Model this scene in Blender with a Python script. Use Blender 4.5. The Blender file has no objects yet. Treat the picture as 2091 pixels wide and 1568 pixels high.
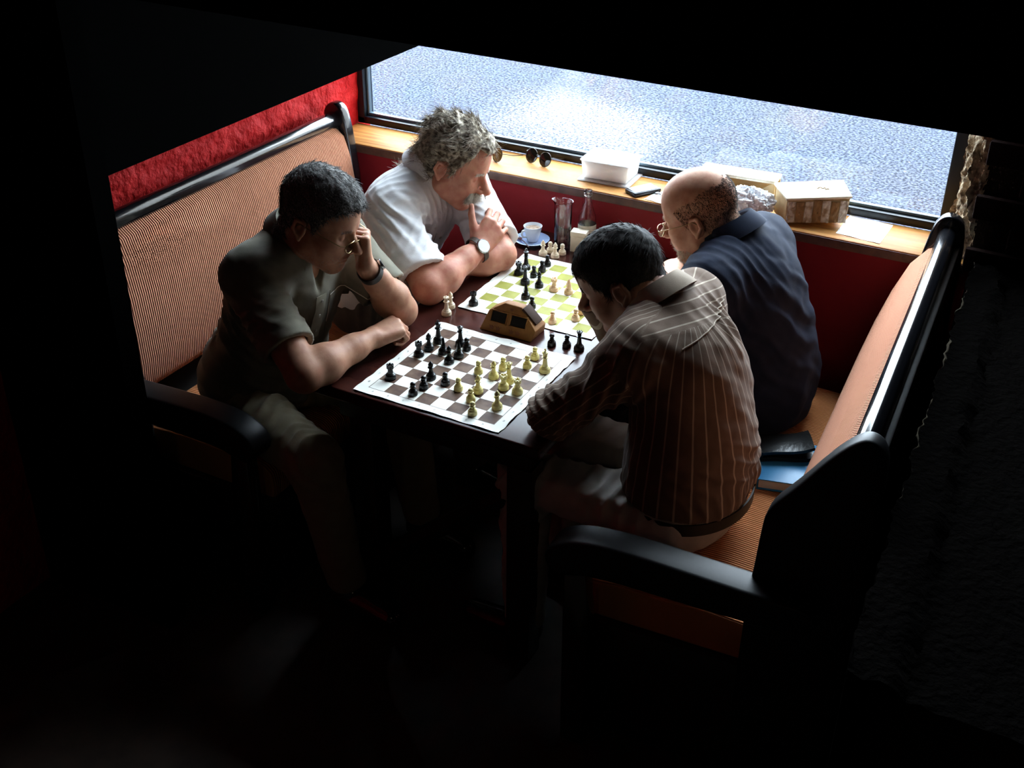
import bpy, bmesh, math, random
import numpy as np
from mathutils import Vector, Matrix
random.seed(7); RNG = np.random.default_rng(11)
S = bpy.context.scene
COL = S.collection
# ------------------------------------------------------------------ camera
cam = bpy.data.objects.new('camera', bpy.data.cameras.new('camera'))
COL.objects.link(cam)
cam.location = (1.561, -2.128, 2.288)
cam.rotation_euler = tuple(math.radians(a) for a in (59.602, -0.394, 28.497))
cam.data.sensor_width = 36; cam.data.lens = 41.616; cam.data.clip_start = .02
S.camera = cam
# ------------------------------------------------------------------ light: hazy sky + sun in the street
W = bpy.data.worlds.new('sky'); S.world = W; W.use_nodes = True
bgn = W.node_tree.nodes['Background']
bgn.inputs['Color'].default_value = (.80, .90, 1.0, 1); bgn.inputs['Strength'].default_value = 9.0
sun = bpy.data.objects.new('sun', bpy.data.lights.new('sun', 'SUN')); COL.objects.link(sun)
sun.data.energy = 48; sun.data.angle = math.radians(2.2); sun.data.color = (1, .97, .9)
SUN = Vector((-.72, .12, -.68)).normalized()
sun.rotation_euler = SUN.to_track_quat('-Z', 'Y').to_euler()
por = bpy.data.objects.new('window_portal', bpy.data.lights.new('window_portal', 'AREA')); COL.objects.link(por)
por.data.shape = 'RECTANGLE'; por.data.size = 2.1; por.data.size_y = 1.7; por.data.cycles.is_portal = True
por.location = (.12, 1.42, 1.76); por.rotation_euler = (math.radians(-90), 0, 0)
S.view_settings.view_transform = 'Standard'; S.view_settings.look = 'None'
S.view_settings.gamma = 1; S.view_settings.use_curve_mapping = False
S.view_settings.exposure = 1.36
# ------------------------------------------------------------------ materials
MATS = {}
def M(name, col=(.5, .5, .5), rough=.5, metal=0., spec=.5, var=None, bump=None, coat=0., trans=0., ior=1.45, sheen=0., sss=0.):
    """principled material; var=(colour2, scale, low, high) noise mix, bump=(scale, strength, distance)"""
    if name in MATS: return MATS[name]
    m = bpy.data.materials.new(name); m.use_nodes = True; nt = m.node_tree; b = nt.nodes['Principled BSDF']
    b.inputs['Base Color'].default_value = (*col, 1); b.inputs['Roughness'].default_value = rough
    b.inputs['Metallic'].default_value = metal; b.inputs['Specular IOR Level'].default_value = spec
    b.inputs['Coat Weight'].default_value = coat; b.inputs['Coat Roughness'].default_value = .08
    b.inputs['Transmission Weight'].default_value = trans; b.inputs['IOR'].default_value = ior
    b.inputs['Sheen Weight'].default_value = sheen
    if sss:
        b.inputs['Subsurface Weight'].default_value = sss; b.inputs['Subsurface Radius'].default_value = (.012, .005, .003); b.inputs['Subsurface Scale'].default_value = 1
    tc = nt.nodes.new('ShaderNodeTexCoord')
    if var:
        n = nt.nodes.new('ShaderNodeTexNoise'); n.inputs['Scale'].default_value = var[1]; n.inputs['Detail'].default_value = 6
        nt.links.new(tc.outputs['Object'], n.inputs['Vector'])
        r = nt.nodes.new('ShaderNodeMapRange'); r.inputs[1].default_value = var[2]; r.inputs[2].default_value = var[3]
        nt.links.new(n.outputs['Fac'], r.inputs[0])
        x = nt.nodes.new('ShaderNodeMix'); x.data_type = 'RGBA'; x.inputs[6].default_value = (*col, 1); x.inputs[7].default_value = (*var[0], 1)
        nt.links.new(r.outputs[0], x.inputs[0]); nt.links.new(x.outputs[2], b.inputs['Base Color'])
    if bump:
        n = nt.nodes.new('ShaderNodeTexNoise'); n.inputs['Scale'].default_value = bump[0]; n.inputs['Detail'].default_value = 5
        nt.links.new(tc.outputs['Object'], n.inputs['Vector'])
        u = nt.nodes.new('ShaderNodeBump'); u.inputs['Strength'].default_value = bump[1]; u.inputs['Distance'].default_value = bump[2]
        nt.links.new(n.outputs['Fac'], u.inputs['Height']); nt.links.new(u.outputs['Normal'], b.inputs['Normal'])
    MATS[name] = m
    return m
def NT(m): return m.node_tree, m.node_tree.nodes['Principled BSDF']
def nd(nt, typ, **kw):
    n = nt.nodes.new('ShaderNode' + typ)
    for k, v in kw.items():
        if k.startswith('i') and k[1:].isdigit(): n.inputs[int(k[1:])].default_value = v
        else: setattr(n, k, v)
    return n
def mth(nt, op, a, b=None):
    n = nt.nodes.new('ShaderNodeMath'); n.operation = op
    for i, v in enumerate((a, b)):
        if v is None: continue
        if isinstance(v, (int, float)): n.inputs[i].default_value = v
        else: nt.links.new(v, n.inputs[i])
    return n.outputs[0]
def mixc(nt, f, a, b):
    x = nt.nodes.new('ShaderNodeMix'); x.data_type = 'RGBA'
    for i, v in ((0, f), (6, a), (7, b)):
        if isinstance(v, (int, float)): x.inputs[i].default_value = v
        elif isinstance(v, tuple): x.inputs[i].default_value = (*v, 1)
        else: nt.links.new(v, x.inputs[i])
    return x.outputs[2]
def corduroy(name, c1, c2, axis, per, ch=None):
    m = M(name, c1, .85, spec=.2, sheen=.15); nt, b = NT(m)
    tc = nd(nt, 'TexCoord'); sp = nd(nt, 'SeparateXYZ'); nt.links.new(tc.outputs['Object'], sp.inputs[0])
    w = nd(nt, 'TexNoise'); w.inputs['Scale'].default_value = 9; nt.links.new(tc.outputs['Object'], w.inputs['Vector'])
    a = mth(nt, 'ADD', sp.outputs[axis], mth(nt, 'MULTIPLY', w.outputs['Fac'], .004))
    s = mth(nt, 'SINE', mth(nt, 'MULTIPLY', a, 2 * math.pi / per))
    h = mth(nt, 'MULTIPLY_ADD', s, .5); h.node.inputs[2].default_value = .5
    n2 = nd(nt, 'TexNoise'); n2.inputs['Scale'].default_value = 160; nt.links.new(tc.outputs['Object'], n2.inputs['Vector'])
    col = mixc(nt, mth(nt, 'POWER', h, .8), c2, c1)
    col = mixc(nt, mth(nt, 'MULTIPLY', n2.outputs['Fac'], .35), col, tuple(x * .6 for x in c1))
    nt.links.new(col, b.inputs['Base Color'])
    u = nd(nt, 'Bump'); u.inputs['Strength'].default_value = .9; u.inputs['Distance'].default_value = .003
    nt.links.new(h, u.inputs['Height']); nt.links.new(u.outputs[0], b.inputs['Normal'])
    return m
# ------------------------------------------------------------------ tagging and mesh helpers
def tag(o, label=None, cat=None, group=None, kind=None):
    if label: o['label'] = label
    if cat: o['category'] = cat
    if group: o['group'] = group
    if kind: o['kind'] = kind
    return o
def empty(name, loc=(0, 0, 0), rz=0):
    o = bpy.data.objects.new(name, None); COL.objects.link(o); o.location = loc; o.rotation_euler = (0, 0, rz); o.empty_display_size = .05
    return o
def link(name, me, mat, parent=None, loc=None, rot=None, smooth=None):
    if mat is not None and not me.materials: me.materials.append(mat)
    if smooth is not None:
        for p_ in me.polygons: p_.use_smooth = smooth
    o = bpy.data.objects.new(name, me); COL.objects.link(o)
    if parent: o.parent = parent
    if loc: o.location = loc
    if rot: o.rotation_euler = rot
    return o
class MB:
    def __init__(s): s.v = []; s.f = []
    def add(s, vs, fs, T=None):
        n = len(s.v)
        s.v += [tuple(T @ Vector(v)) if T is not None else tuple(v) for v in vs]
        s.f += [tuple(i + n for i in f) for f in fs]; return s
    def box(s, lo, hi, T=None):
        (a, b, c), (d, e, f) = lo, hi
        return s.add([(a, b, c), (d, b, c), (d, e, c), (a, e, c), (a, b, f), (d, b, f), (d, e, f), (a, e, f)],
                     [(0, 3, 2, 1), (4, 5, 6, 7), (0, 1, 5, 4), (1, 2, 6, 5), (2, 3, 7, 6), (3, 0, 4, 7)], T)
    def lathe(s, prof, n=24, T=None, cap=True):
        vs = []; fs = []
        for r, z in prof:
            for i in range(n):
                a = 2 * math.pi * i / n; vs.append((r * math.cos(a), r * math.sin(a), z))
        for j in range(len(prof) - 1):
            for i in range(n):
                k = (i + 1) % n; fs.append((j * n + i, j * n + k, j * n + n + k, j * n + n + i))
        if cap:
            fs.append(tuple(range(n - 1, -1, -1))); m = (len(prof) - 1) * n; fs.append(tuple(range(m, m + n)))
        return s.add(vs, fs, T)
    def tube(s, pts, r, n=8, closed=False, T=None, cap=True):
        P = [Vector(p) for p in pts]; m = len(P); vs = []; fs = []
        rr = r if isinstance(r, (list, tuple)) else [r] * m
        up = None
        for i in range(m):
            a = P[(i - 1) % m] if (closed or i > 0) else P[i]; b = P[(i + 1) % m] if (closed or i < m - 1) else P[i]
            t = (b - a).normalized()
            if up is None: up = Vector((0, 0, 1)) if abs(t.z) < .9 else Vector((1, 0, 0))
            e = t.cross(up).normalized(); up = e.cross(t).normalized()
            for k in range(n):
                q = 2 * math.pi * k / n; vs.append(P[i] + (e * math.cos(q) + up * math.sin(q)) * rr[i])
        L = m if closed else m - 1
        for i in range(L):
            for k in range(n):
                j = (i + 1) % m; l = (k + 1) % n; fs.append((i * n + k, i * n + l, j * n + l, j * n + k))
        if not closed and cap:
            fs.append(tuple(range(n - 1, -1, -1))); fs.append(tuple((m - 1) * n + k for k in range(n)))
        return s.add(vs, fs, T)
    def prism(s, poly, a, b, axis='y', T=None):
        n = len(poly); mk = {'y': lambda p, t: (p[0], t, p[1]), 'z': lambda p, t: (p[0], p[1], t), 'x': lambda p, t: (t, p[0], p[1])}[axis]
        vs = [mk(p, a) for p in poly] + [mk(p, b) for p in poly]
        fs = [tuple(range(n)), tuple(range(2 * n - 1, n - 1, -1))] + [(i, n + i, n + (i + 1) % n, (i + 1) % n) for i in range(n)]
        return s.add(vs, fs, T)
    def grid(s, fn, nu, nv, closed_u=False):
        vs = [fn(i / nu, j / nv) for j in range(nv + 1) for i in range(nu + (0 if closed_u else 1))]; w = nu if closed_u else nu + 1
        fs = [(j * w + i, j * w + (i + 1) % w, (j + 1) * w + (i + 1) % w, (j + 1) * w + i) for j in range(nv) for i in range(nu)]
        return s.add(vs, fs)
    def mesh(s, name='m', bevel=0, seg=2, smooth=None, angle=40, solid=0):
        me = bpy.data.meshes.new(name); me.from_pydata([tuple(v) for v in s.v], [], s.f)
        bm = bmesh.new(); bm.from_mesh(me)
        if solid: bmesh.ops.solidify(bm, geom=bm.faces[:], thickness=solid)
        bmesh.ops.recalc_face_normals(bm, faces=bm.faces[:])
        if bevel:
            es = [e for e in bm.edges if len(e.link_faces) == 2 and e.calc_face_angle(0) > math.radians(30)]
            bmesh.ops.bevel(bm, geom=es, offset=bevel, segments=seg, profile=.5, affect='EDGES', clamp_overlap=True)
        if smooth is None: smooth = bool(bevel)
        for f in bm.faces: f.smooth = smooth
        if smooth:
            for e in bm.edges:
                if len(e.link_faces) == 2 and e.calc_face_angle(0) > math.radians(angle): e.smooth = False
        bm.to_mesh(me); bm.free()
        return me
    def build(s, name, mat, parent=None, loc=None, rot=None, **kw):
        return link(name, s.mesh(name, **kw), mat, parent, loc, rot)
def chaikin(P, n=2):
    for _ in range(n):
        Q = []
        for i in range(len(P)):
            a, b = P[i], P[(i + 1) % len(P)]
            Q += [(a[0] * .75 + b[0] * .25, a[1] * .75 + b[1] * .25), (a[0] * .25 + b[0] * .75, a[1] * .25 + b[1] * .75)]
        P = Q
    return P
def rot2(a): return Matrix.Rotation(a, 4, 'Z')
def TR(loc=(0, 0, 0), rz=0, rx=0, ry=0): return Matrix.Translation(loc) @ Matrix.Rotation(rz, 4, 'Z') @ Matrix.Rotation(ry, 4, 'Y') @ Matrix.Rotation(rx, 4, 'X')
def hash3(P):   # cheap smooth pseudo-noise, numpy or scalars
    x, y, z = P
    return (np.sin(x * 1.7 + 2.1 * np.sin(y * 1.3 + z)) + np.sin(y * 2.3 + 1.7 * np.sin(z * 1.9 + x * .7)) + np.sin(z * 2.1 + 1.9 * np.sin(x * 1.1 + y * 1.5))) / 3
# ------------------------------------------------------------------ base materials
black_lacquer = M('black_lacquer', (.008, .008, .010), .16, spec=.5, coat=.6, bump=(40, .06, .002))
dark_wood = M('dark_wood', (.012, .008, .006), .35, var=((.02, .012, .008), 20, .4, .7))
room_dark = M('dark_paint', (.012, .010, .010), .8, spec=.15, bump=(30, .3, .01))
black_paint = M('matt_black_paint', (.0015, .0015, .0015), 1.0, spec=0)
red_plaster = M('red_plaster', (.56, .009, .011), .7, spec=.18, var=((.70, .024, .024), 14, .45, .75), bump=(26, .9, .02))
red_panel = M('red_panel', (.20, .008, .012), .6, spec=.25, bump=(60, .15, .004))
frame_blue = M('window_frame_paint', (.006, .009, .013), .35, spec=.4)
bead_blue = M('window_bead_paint', (.10, .15, .19), .35)
cord_back = corduroy('corduroy_back', (.75, .325, .175), (.26, .072, .040), 1, .0078)
cord_seat = corduroy('corduroy_seat', (.74, .29, .10), (.28, .075, .025), 1, .0078)
mahog = M('mahogany', (.030, .008, .007), .20, spec=.30, coat=0., var=((.055, .014, .010), 18, .4, .7))
# sill wood with long grain
sillw = M('sill_wood', (.52, .25, .075), .55, spec=.25); nt, b = NT(sillw)
tc = nd(nt, 'TexCoord'); mp = nd(nt, 'Mapping'); mp.inputs['Scale'].default_value = (1.2, 22, 22); nt.links.new(tc.outputs['Object'], mp.inputs[0])
n = nd(nt, 'TexNoise'); n.inputs['Scale'].default_value = 3; n.inputs['Detail'].default_value = 8; n.inputs['Distortion'].default_value = .6; nt.links.new(mp.outputs[0], n.inputs['Vector'])
r = nd(nt, 'MapRange'); r.inputs[1].default_value = .35; r.inputs[2].default_value = .7; nt.links.new(n.outputs['Fac'], r.inputs[0])
nt.links.new(mixc(nt, r.outputs[0], (.54, .255, .062), (.30, .105, .020)), b.inputs['Base Color'])
# street asphalt with fine speckle
asph = M('street_asphalt', (.1, .1, .1), .9, spec=.1); nt, b = NT(asph)
tc = nd(nt, 'TexCoord')
n1 = nd(nt, 'TexNoise'); n1.inputs['Scale'].default_value = 62; n1.inputs['Detail'].default_value = 4; nt.links.new(tc.outputs['Object'], n1.inputs['Vector'])
n2 = nd(nt, 'TexNoise'); n2.inputs['Scale'].default_value = 1.3; n2.inputs['Detail'].default_value = 4; nt.links.new(tc.outputs['Object'], n2.inputs['Vector'])
n3 = nd(nt, 'TexVoronoi'); n3.inputs['Scale'].default_value = 9; nt.links.new(tc.outputs['Object'], n3.inputs['Vector'])
r1 = nd(nt, 'MapRange'); r1.inputs[1].default_value = .40; r1.inputs[2].default_value = .62; nt.links.new(n1.outputs['Fac'], r1.inputs[0])
r2 = nd(nt, 'MapRange'); r2.inputs[1].default_value = .35; r2.inputs[2].default_value = .7; nt.links.new(n2.outputs['Fac'], r2.inputs[0])
c1 = mixc(nt, r1.outputs[0], (.005, .007, .0135), (.050, .062, .094))
c2 = mixc(nt, r1.outputs[0], (.008, .009, .014), (.055, .059, .078))
c3 = mixc(nt, r2.outputs[0], c1, c2)
st = mth(nt, 'LESS_THAN', n3.outputs['Distance'], .07)
nt.links.new(mixc(nt, mth(nt, 'MULTIPLY', st, .8), c3, (.125, .125, .12)), b.inputs['Base Color'])
glassm = bpy.data.materials.new('pane_glass'); glassm.use_nodes = True; nt = glassm.node_tree; nt.nodes.remove(nt.nodes['Principled BSDF'])
t_ = nd(nt, 'BsdfTransparent'); g_ = nd(nt, 'BsdfGlossy'); g_.inputs['Roughness'].default_value = .02; lw_ = nd(nt, 'LayerWeight'); lw_.inputs[0].default_value = .5; pw = mth(nt, 'POWER', lw_.outputs['Facing'], 5); fr = nd(nt, 'Math', operation='MULTIPLY_ADD'); nt.links.new(pw, fr.inputs[0]); fr.inputs[1].default_value = .9; fr.inputs[2].default_value = .035
mx = nd(nt, 'MixShader'); nt.links.new(fr.outputs[0], mx.inputs[0]); nt.links.new(t_.outputs[0], mx.inputs[1]); nt.links.new(g_.outputs[0], mx.inputs[2])
t_.inputs[0].default_value = (.93, .96, .97, 1)
nt.links.new(mx.outputs[0], nt.nodes['Material Output'].inputs['Surface'])
# ------------------------------------------------------------------ the setting
WL = -.945; WY = 1.15; SZ = .915; TZ = .74
def struct(name, mb, mat, **kw): return tag(mb.build(name, mat, **kw), kind='structure')
struct('floor', MB().box((-1.2, -3.8, -.1), (3.0, 1.36, 0)), M('floor_boards', (.06, .042, .03), .5, var=((.03, .02, .015), 12, .4, .7)))
# red plaster wall with trowel relief
mb = MB()
def lw(u, v):
    y = -3.8 + u * 5.2; z = 2.75 * v
    n_ = hash3((y * 14, z * 14, y * 5)) * .0035 + hash3((y * 33 + z * 12, z * 41, 1.)) * .0022
    rdg = max(0, hash3((y * 9 + z * 11, z * 8 - y * 6, 3.)) - .35) * .012
    return (WL + n_ + rdg, y, z)
mb.grid(lw, 416, 200); mb.box((WL - .15, -3.8, -.1), (WL - .02, 1.4, 3.6))
struct('wall_left', mb, red_plaster, smooth=True, angle=80)
mb = MB(); mb.box((-1.2, WY, -.1), (3.0, 1.40, SZ - .032)); mb.box((1.30, WY + .06, SZ - .03), (3.0, 1.40, 3.6)); mb.box((-1.2, 1.325, 2.58), (1.30, 1.40, 3.6))
struct('wall_back', mb, red_panel)
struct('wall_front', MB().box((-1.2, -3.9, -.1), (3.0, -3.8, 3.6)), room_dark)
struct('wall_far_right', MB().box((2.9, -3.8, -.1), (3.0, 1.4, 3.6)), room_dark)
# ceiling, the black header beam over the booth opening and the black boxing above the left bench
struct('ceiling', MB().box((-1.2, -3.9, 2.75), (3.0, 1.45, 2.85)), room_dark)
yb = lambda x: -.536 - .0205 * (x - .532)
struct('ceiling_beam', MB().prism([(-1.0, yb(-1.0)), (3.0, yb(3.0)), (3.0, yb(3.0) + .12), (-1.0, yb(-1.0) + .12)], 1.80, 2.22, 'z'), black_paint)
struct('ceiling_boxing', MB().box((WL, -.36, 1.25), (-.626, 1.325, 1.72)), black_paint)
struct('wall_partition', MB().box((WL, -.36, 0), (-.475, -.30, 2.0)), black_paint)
# window
w1 = tag(empty('window_1', (0, 1.325, SZ)), kind='structure')
GX0, GX1, GZ0 = -.908, 1.121, .948
def wb(name, lo, hi, mat, bev=.004):
    return MB().box((lo[0], lo[1] - 1.325, lo[2] - SZ), (hi[0], hi[1] - 1.325, hi[2] - SZ)).build(name, mat, w1, bevel=bev)
wb('bottom_rail', (WL, 1.325, SZ), (1.20, 1.385, GZ0 - .006), frame_blue)
wb('stile', (WL, 1.325, SZ), (GX0 - .006, 1.385, 2.58), frame_blue); wb('stile', (GX1 + .003, 1.325, SZ), (1.20, 1.385, 2.58), frame_blue)
wb('top_rail', (WL, 1.325, 2.54), (1.20, 1.385, 2.59), frame_blue)
wb('bead', (GX0 - .006, 1.345, GZ0 - .006), (GX1 + .003, 1.362, GZ0 + .004), bead_blue, .002); wb('bead', (GX0 - .006, 1.345, GZ0), (GX0 + .002, 1.362, 2.54), bead_blue, .002)
wb('pane', (GX0 - .004, 1.362, GZ0 - .004), (GX1 + .002, 1.366, 2.54), glassm, 0)
tag(MB().box((WL, 1.13, SZ - .030), (1.24, 1.325, SZ)).build('trim_1', sillw, bevel=.004), kind='structure')
MB().box((WL, 1.1275, SZ - .031), (1.24, 1.1302, SZ - .004)).build('front_edge', M('sill_edge_wood', (.10, .045, .028), .5, var=((.06, .025, .016), 30, .4, .7)), bpy.data.objects['trim_1'], bevel=.001)
# rough plaster pier and brick wall on the right
plaster = M('rough_plaster', (.46, .36, .24), .95, spec=.1, var=((.13, .09, .06), 45, .42, .62), bump=(90, .8, .01))
mb = MB()
PL = [(1.160, 1.335), (1.178, 1.27), (1.205, 1.185), (1.225, 1.165), (1.30, 1.15), (1.52, 1.13), (1.9, 1.12)]
def pier(u, v):
    t = u * (len(PL) - 1); i = min(int(t), len(PL) - 2); f = t - i
    x = PL[i][0] * (1 - f) + PL[i + 1][0] * f; y = PL[i][1] * (1 - f) + PL[i + 1][1] * f; z = 2.75 * v
    a = .010 if t < 3.2 else .004
    d = hash3((z * 19, t * 2.3, 5.)) * a + hash3((z * 47, t * 5, 2.)) * a * .7 + hash3((z * 110, t * 11, 7.)) * a * .35
    return (x + d, y + d * .6 - abs(d) * .3, z)
mb.grid(lambda u, v: pier(u * .55, v), 44, 520)
struct('trim_3', mb, plaster, smooth=True, angle=60)
mb = MB().grid(lambda u, v: pier(.54 + u * .46, v), 30, 200)
wr = struct('wall_right', mb, M('shaded_mortar', (.020, .014, .010), .95, spec=.05, bump=(60, .8, .01)), smooth=True, angle=60)  # the pier's unlit side; its shade is put into this dark colour
brick_m = M('dark_brick', (.014, .005, .004), .95, spec=.05, var=((.008, .004, .0035), 30, .4, .7), bump=(70, .6, .006))
bme = MB().box((-.10, -.012, -.034), (.10, .012, .034)).mesh('brick', bevel=.006)
for rr in range(14):
    for cc in range(4):
        x = 1.335 + cc * .215 + (.10 if rr % 2 else 0); z = .93 + rr * .077
        o = link('brick', bme, brick_m, wr, (x + random.uniform(-.005, .005), 1.132 - (x - 1.3) * .05, z), (0, random.uniform(-.02, .02), -.09 + random.uniform(-.02, .02)))
# low rough-edged wall the right bench stands against
mb = MB()
def low(u, v):
    y = 1.12 - u * 1.75; xb = 1.262 + (1.12 - y) * .060
    x = xb + (v * .30 if v > 0 else 0); z = .93
    d = hash3((y * 31, v * 3, 1.)) * .007 + hash3((y * 90, v * 5, 4.)) * .004
    if v < .04: d *= 1.0
    return (x + d, y, z + hash3((y * 23, v * 20, 9.)) * .006 - (0 if v < .3 else .02))
mb.grid(low, 350, 12)
mb.grid(lambda u, v: (low(u, 0)[0], low(u, 0)[1], low(u, 0)[2] * v), 350, 2)
struct('wall_low', mb, M('stone_rough', (.003, .0026, .0024), 1.0, spec=0, bump=(60, .8, .012)), smooth=True, angle=50)  # near-black colour holds the shade on top of the wall
mb = MB()
def edge(u, v):
    q_ = low(u, 0); a = 2 * math.pi * v; r_ = .0028 + .0028 * max(-.6, hash3((q_[1] * 40, v * 2, 3.))) ; r_ *= max(.02, min(1, .45 + 2.2 * hash3((q_[1] * 13, 2., 5.)) + .6 * hash3((q_[1] * 90, 1., 2.))))
    return (q_[0] + r_ * math.cos(a), q_[1], q_[2] + r_ * math.sin(a))
mb.grid(lambda u, v: edge(u * .74, v), 300, 6)
struct('trim_2', mb, M('lit_plaster_edge', (.075, .058, .04), .95, spec=.1), smooth=True, angle=60)  # paler strip paints the light caught along the wall's rough edge
# dim warm lamp in the stairwell above
lmp = bpy.data.objects.new('stair_lamp', bpy.data.lights.new('stair_lamp', 'POINT')); COL.objects.link(lmp); lmp.location = (1.35, -3.0, 2.6); lmp.data.energy = .6; lmp.data.color = (1, .80, .55); lmp.data.shadow_soft_size = .12
# the street outside
struct('pavement', MB().box((-30, 1.42, -.25), (9.0, 30, -.05)), asph)
ws = MB(); HX = (7.0, 7.5)  # unseen slab added to shade the street; its openings shape the sun patch
for (y0, y1, z0, z1) in ((1.5, 2.50, -.05, 12), (4.2, 14, -.05, 12), (2.50, 4.2, -.05, 7.55), (2.50, 4.2, 8.85, 12), (3.40, 4.2, 7.55, 8.05), (3.40, 4.2, 8.42, 8.85)):
    ws.box((HX[0], y0, z0), (HX[1], y1, z1))
struct('street_sun_blocker', ws, M('sun_blocker_render', (.45, .42, .38), .9))
satin_black = M('satin_black', (.006, .006, .007), .45, spec=.3, bump=(40, .06, .002))
# ------------------------------------------------------------------ benches
def bench(name, loc, rz, flip, length, label, xr=0):
    """local frame: x=0 at the rail, seat towards +x (flip mirrors), y from 0 (window end) to -length"""
    root = tag(empty(name, loc, rz), label, 'bench')
    f = -1 if flip else 1
    X = lambda a: a * f
    L = length
    # padded back: profile in x,z lofted along y with rounded ends
    prof = [(.020, .985), (.045, .965), (.066, .90), (.082, .80), (.090, .70), (.092, .60), (.085, .53), (.07, .505), (.03, .50), (.0, .52), (-.01, .75), (.0, .97)]
    if flip: prof = [(.012, .985), (.040, .972), (.080, .92), (.115, .83), (.145, .73), (.172, .62), (.180, .54), (.165, .505), (.12, .50), (.07, .55), (.02, .80), (.0, .97)]
    mb = MB(); ny = 24; n_ = len(prof); cx = sum(p[0] for p in prof) / n_; cz = sum(p[1] for p in prof) / n_
    vs = []; fs = []
    ys = [-.045, -.050, -.062] + [-.075 - (L - .15) * i / ny for i in range(ny + 1)] + [-L + .062, -L + .050, -L + .045]
    for j, y in enumerate(ys):
        e = min(j, len(ys) - 1 - j); sc = (.90, .96, .99)[e] if e < 3 else 1
        for (x, z) in prof: vs.append((X(cx + (x - cx) * sc), y, cz + (z - cz) * sc))
    for j in range(len(ys) - 1):
        for i in range(n_): fs.append((j * n_ + i, j * n_ + (i + 1) % n_, (j + 1) * n_ + (i + 1) % n_, (j + 1) * n_ + i))
    fs.append(tuple(range(n_))); fs.append(tuple((len(ys) - 1) * n_ + i for i in range(n_)))
    mb.add(vs, fs); mb.build('back_cushion', cord_back, root, smooth=True, angle=60)
    # top rail, six-sided rounded bar
    hexr = [(-.026, .992), (-.022, 1.022), (-.006, 1.034), (.012, 1.032), (.024, 1.016), (.026, .992), (.014, .978), (-.014, .978)]
    MB().prism([(X(a), c) for a, c in hexr], -.02, -L + .02, 'y').build('top_rail', black_lacquer, root, bevel=.006, seg=3)
    # end posts with a rolled top
    post = [(-.05, 0), (-.05, .9), (-.045, 1.02), (-.028, 1.055), (0, 1.066), (.028, 1.055), (.045, 1.02), (.06, .93), (.075, .80), (.085, .60), (.10, .45), (.10, 0)]
    MB().prism(chaikin([(X(a), c) for a, c in post]), -.045, -.002, 'y').build('end_post', black_lacquer, root, bevel=.008, seg=3)
    wing = [(-.05, 0), (-.055, .95), (-.045, 1.02), (-.02, 1.043), (.01, 1.040), (.058, .985), (.113, .898), (.168, .825), (.174, .76), (.178, .66), (.185, .60), (.185, 0)]
    MB().prism(chaikin([(X(a), c) for a, c in wing]), -L + .045, -L - .005, 'y').build('end_panel', satin_black, root, bevel=.010, seg=3)
    # seat
    sx0, sx1, z0, z1 = .09, .60, .350, .452
    prof = [(sx0, z0), (sx0, z1 - .02), (sx0 + .02, z1), (sx0 + .2, z1 + .012), (sx1 - .1, z1 + .008), (sx1 - .03, z1), (sx1 - .005, z1 - .02), (sx1, z1 - .06), (sx1 - .005, z0)]
    MB().prism([(X(a), c) for a, c in prof], -.05, -L + .05, 'y').build('seat_cushion', cord_seat, root, bevel=.008, seg=3)
    MB().box((min(X(.0), X(.57)), -L + .03, 0), (max(X(.0), X(.57)), -.03, .35)).build('base', dark_wood, root, bevel=.004)
    MB().box((min(X(-.04), X(.02)), -L + .02, .30), (max(X(-.04), X(.02)), -.02, .985)).build('back_board', dark_wood, root, bevel=.004)
    # armrest at the near end: broad scrolled arm on a front post
    arm = [(.02, .575), (.02, .640), (.12, .640), (.30, .648), (.45, .655), (.56, .648), (.62, .622), (.645, .588), (.635, .552), (.605, .535), (.57, .545), (.52, .560), (.36, .560), (.15, .560)]
    ar = MB().prism(chaikin([(X(a), c) for a, c in arm]), -L + .02, -L - .065, 'y').build('armrest', satin_black, root, bevel=.012, seg=3)
    MB().prism([(X(.535), .0), (X(.53), .40), (X(.545), .555), (X(.60), .555), (X(.60), .40), (X(.595), 0)], -L, -L - .045, 'y').build('arm_post', black_lacquer, root, bevel=.008)
    return root
bench('booth_bench', (-.872, 1.125, 0), 0, False, 1.268, 'orange ribbed bench along the red plaster wall, behind the polo and white shirt sitters')
bench('booth_bench', (1.183, 1.12, 0), math.radians(3.27), True, 1.235, 'orange ribbed bench on the right against the rough stone wall, with blue book on it')
# ------------------------------------------------------------------ table
TX0, TX1, TY0, TY1 = -.150, .515, -.045, 1.135
t = tag(empty('cafe_table', ((TX0 + TX1) / 2, .5, 0)), 'long dark mahogany table holding both chessboards, end against the red wall', 'table')
def tb(name, lo, hi, mat, bev): return MB().box((lo[0] - (TX0 + TX1) / 2, lo[1] - .5, lo[2]), (hi[0] - (TX0 + TX1) / 2, hi[1] - .5, hi[2])).build(name, mat, t, bevel=bev, seg=3)
tb('tabletop', (TX0, TY0, TZ - .035), (TX1, TY1, TZ), mahog, .006)
tb('apron', (TX0 + .05, TY0 + .045, TZ - .11), (TX1 - .05, TY1 - .04, TZ - .035), dark_wood, .003)
for x in (-.075, TX1 - .115):
    for y in (TY0 + .05, TY1 - .13): tb('leg', (x, y, 0), (x + .07, y + .07, TZ - .11), dark_wood, .004)
cx_ = (TX0 + TX1) / 2
MB().tube([(TX0 + .09 - cx_, TY0 + .09 - .5, .12), (TX1 - .09 - cx_, TY0 + .09 - .5, .55)], .028, 6).build('brace', dark_wood, t)
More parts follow.
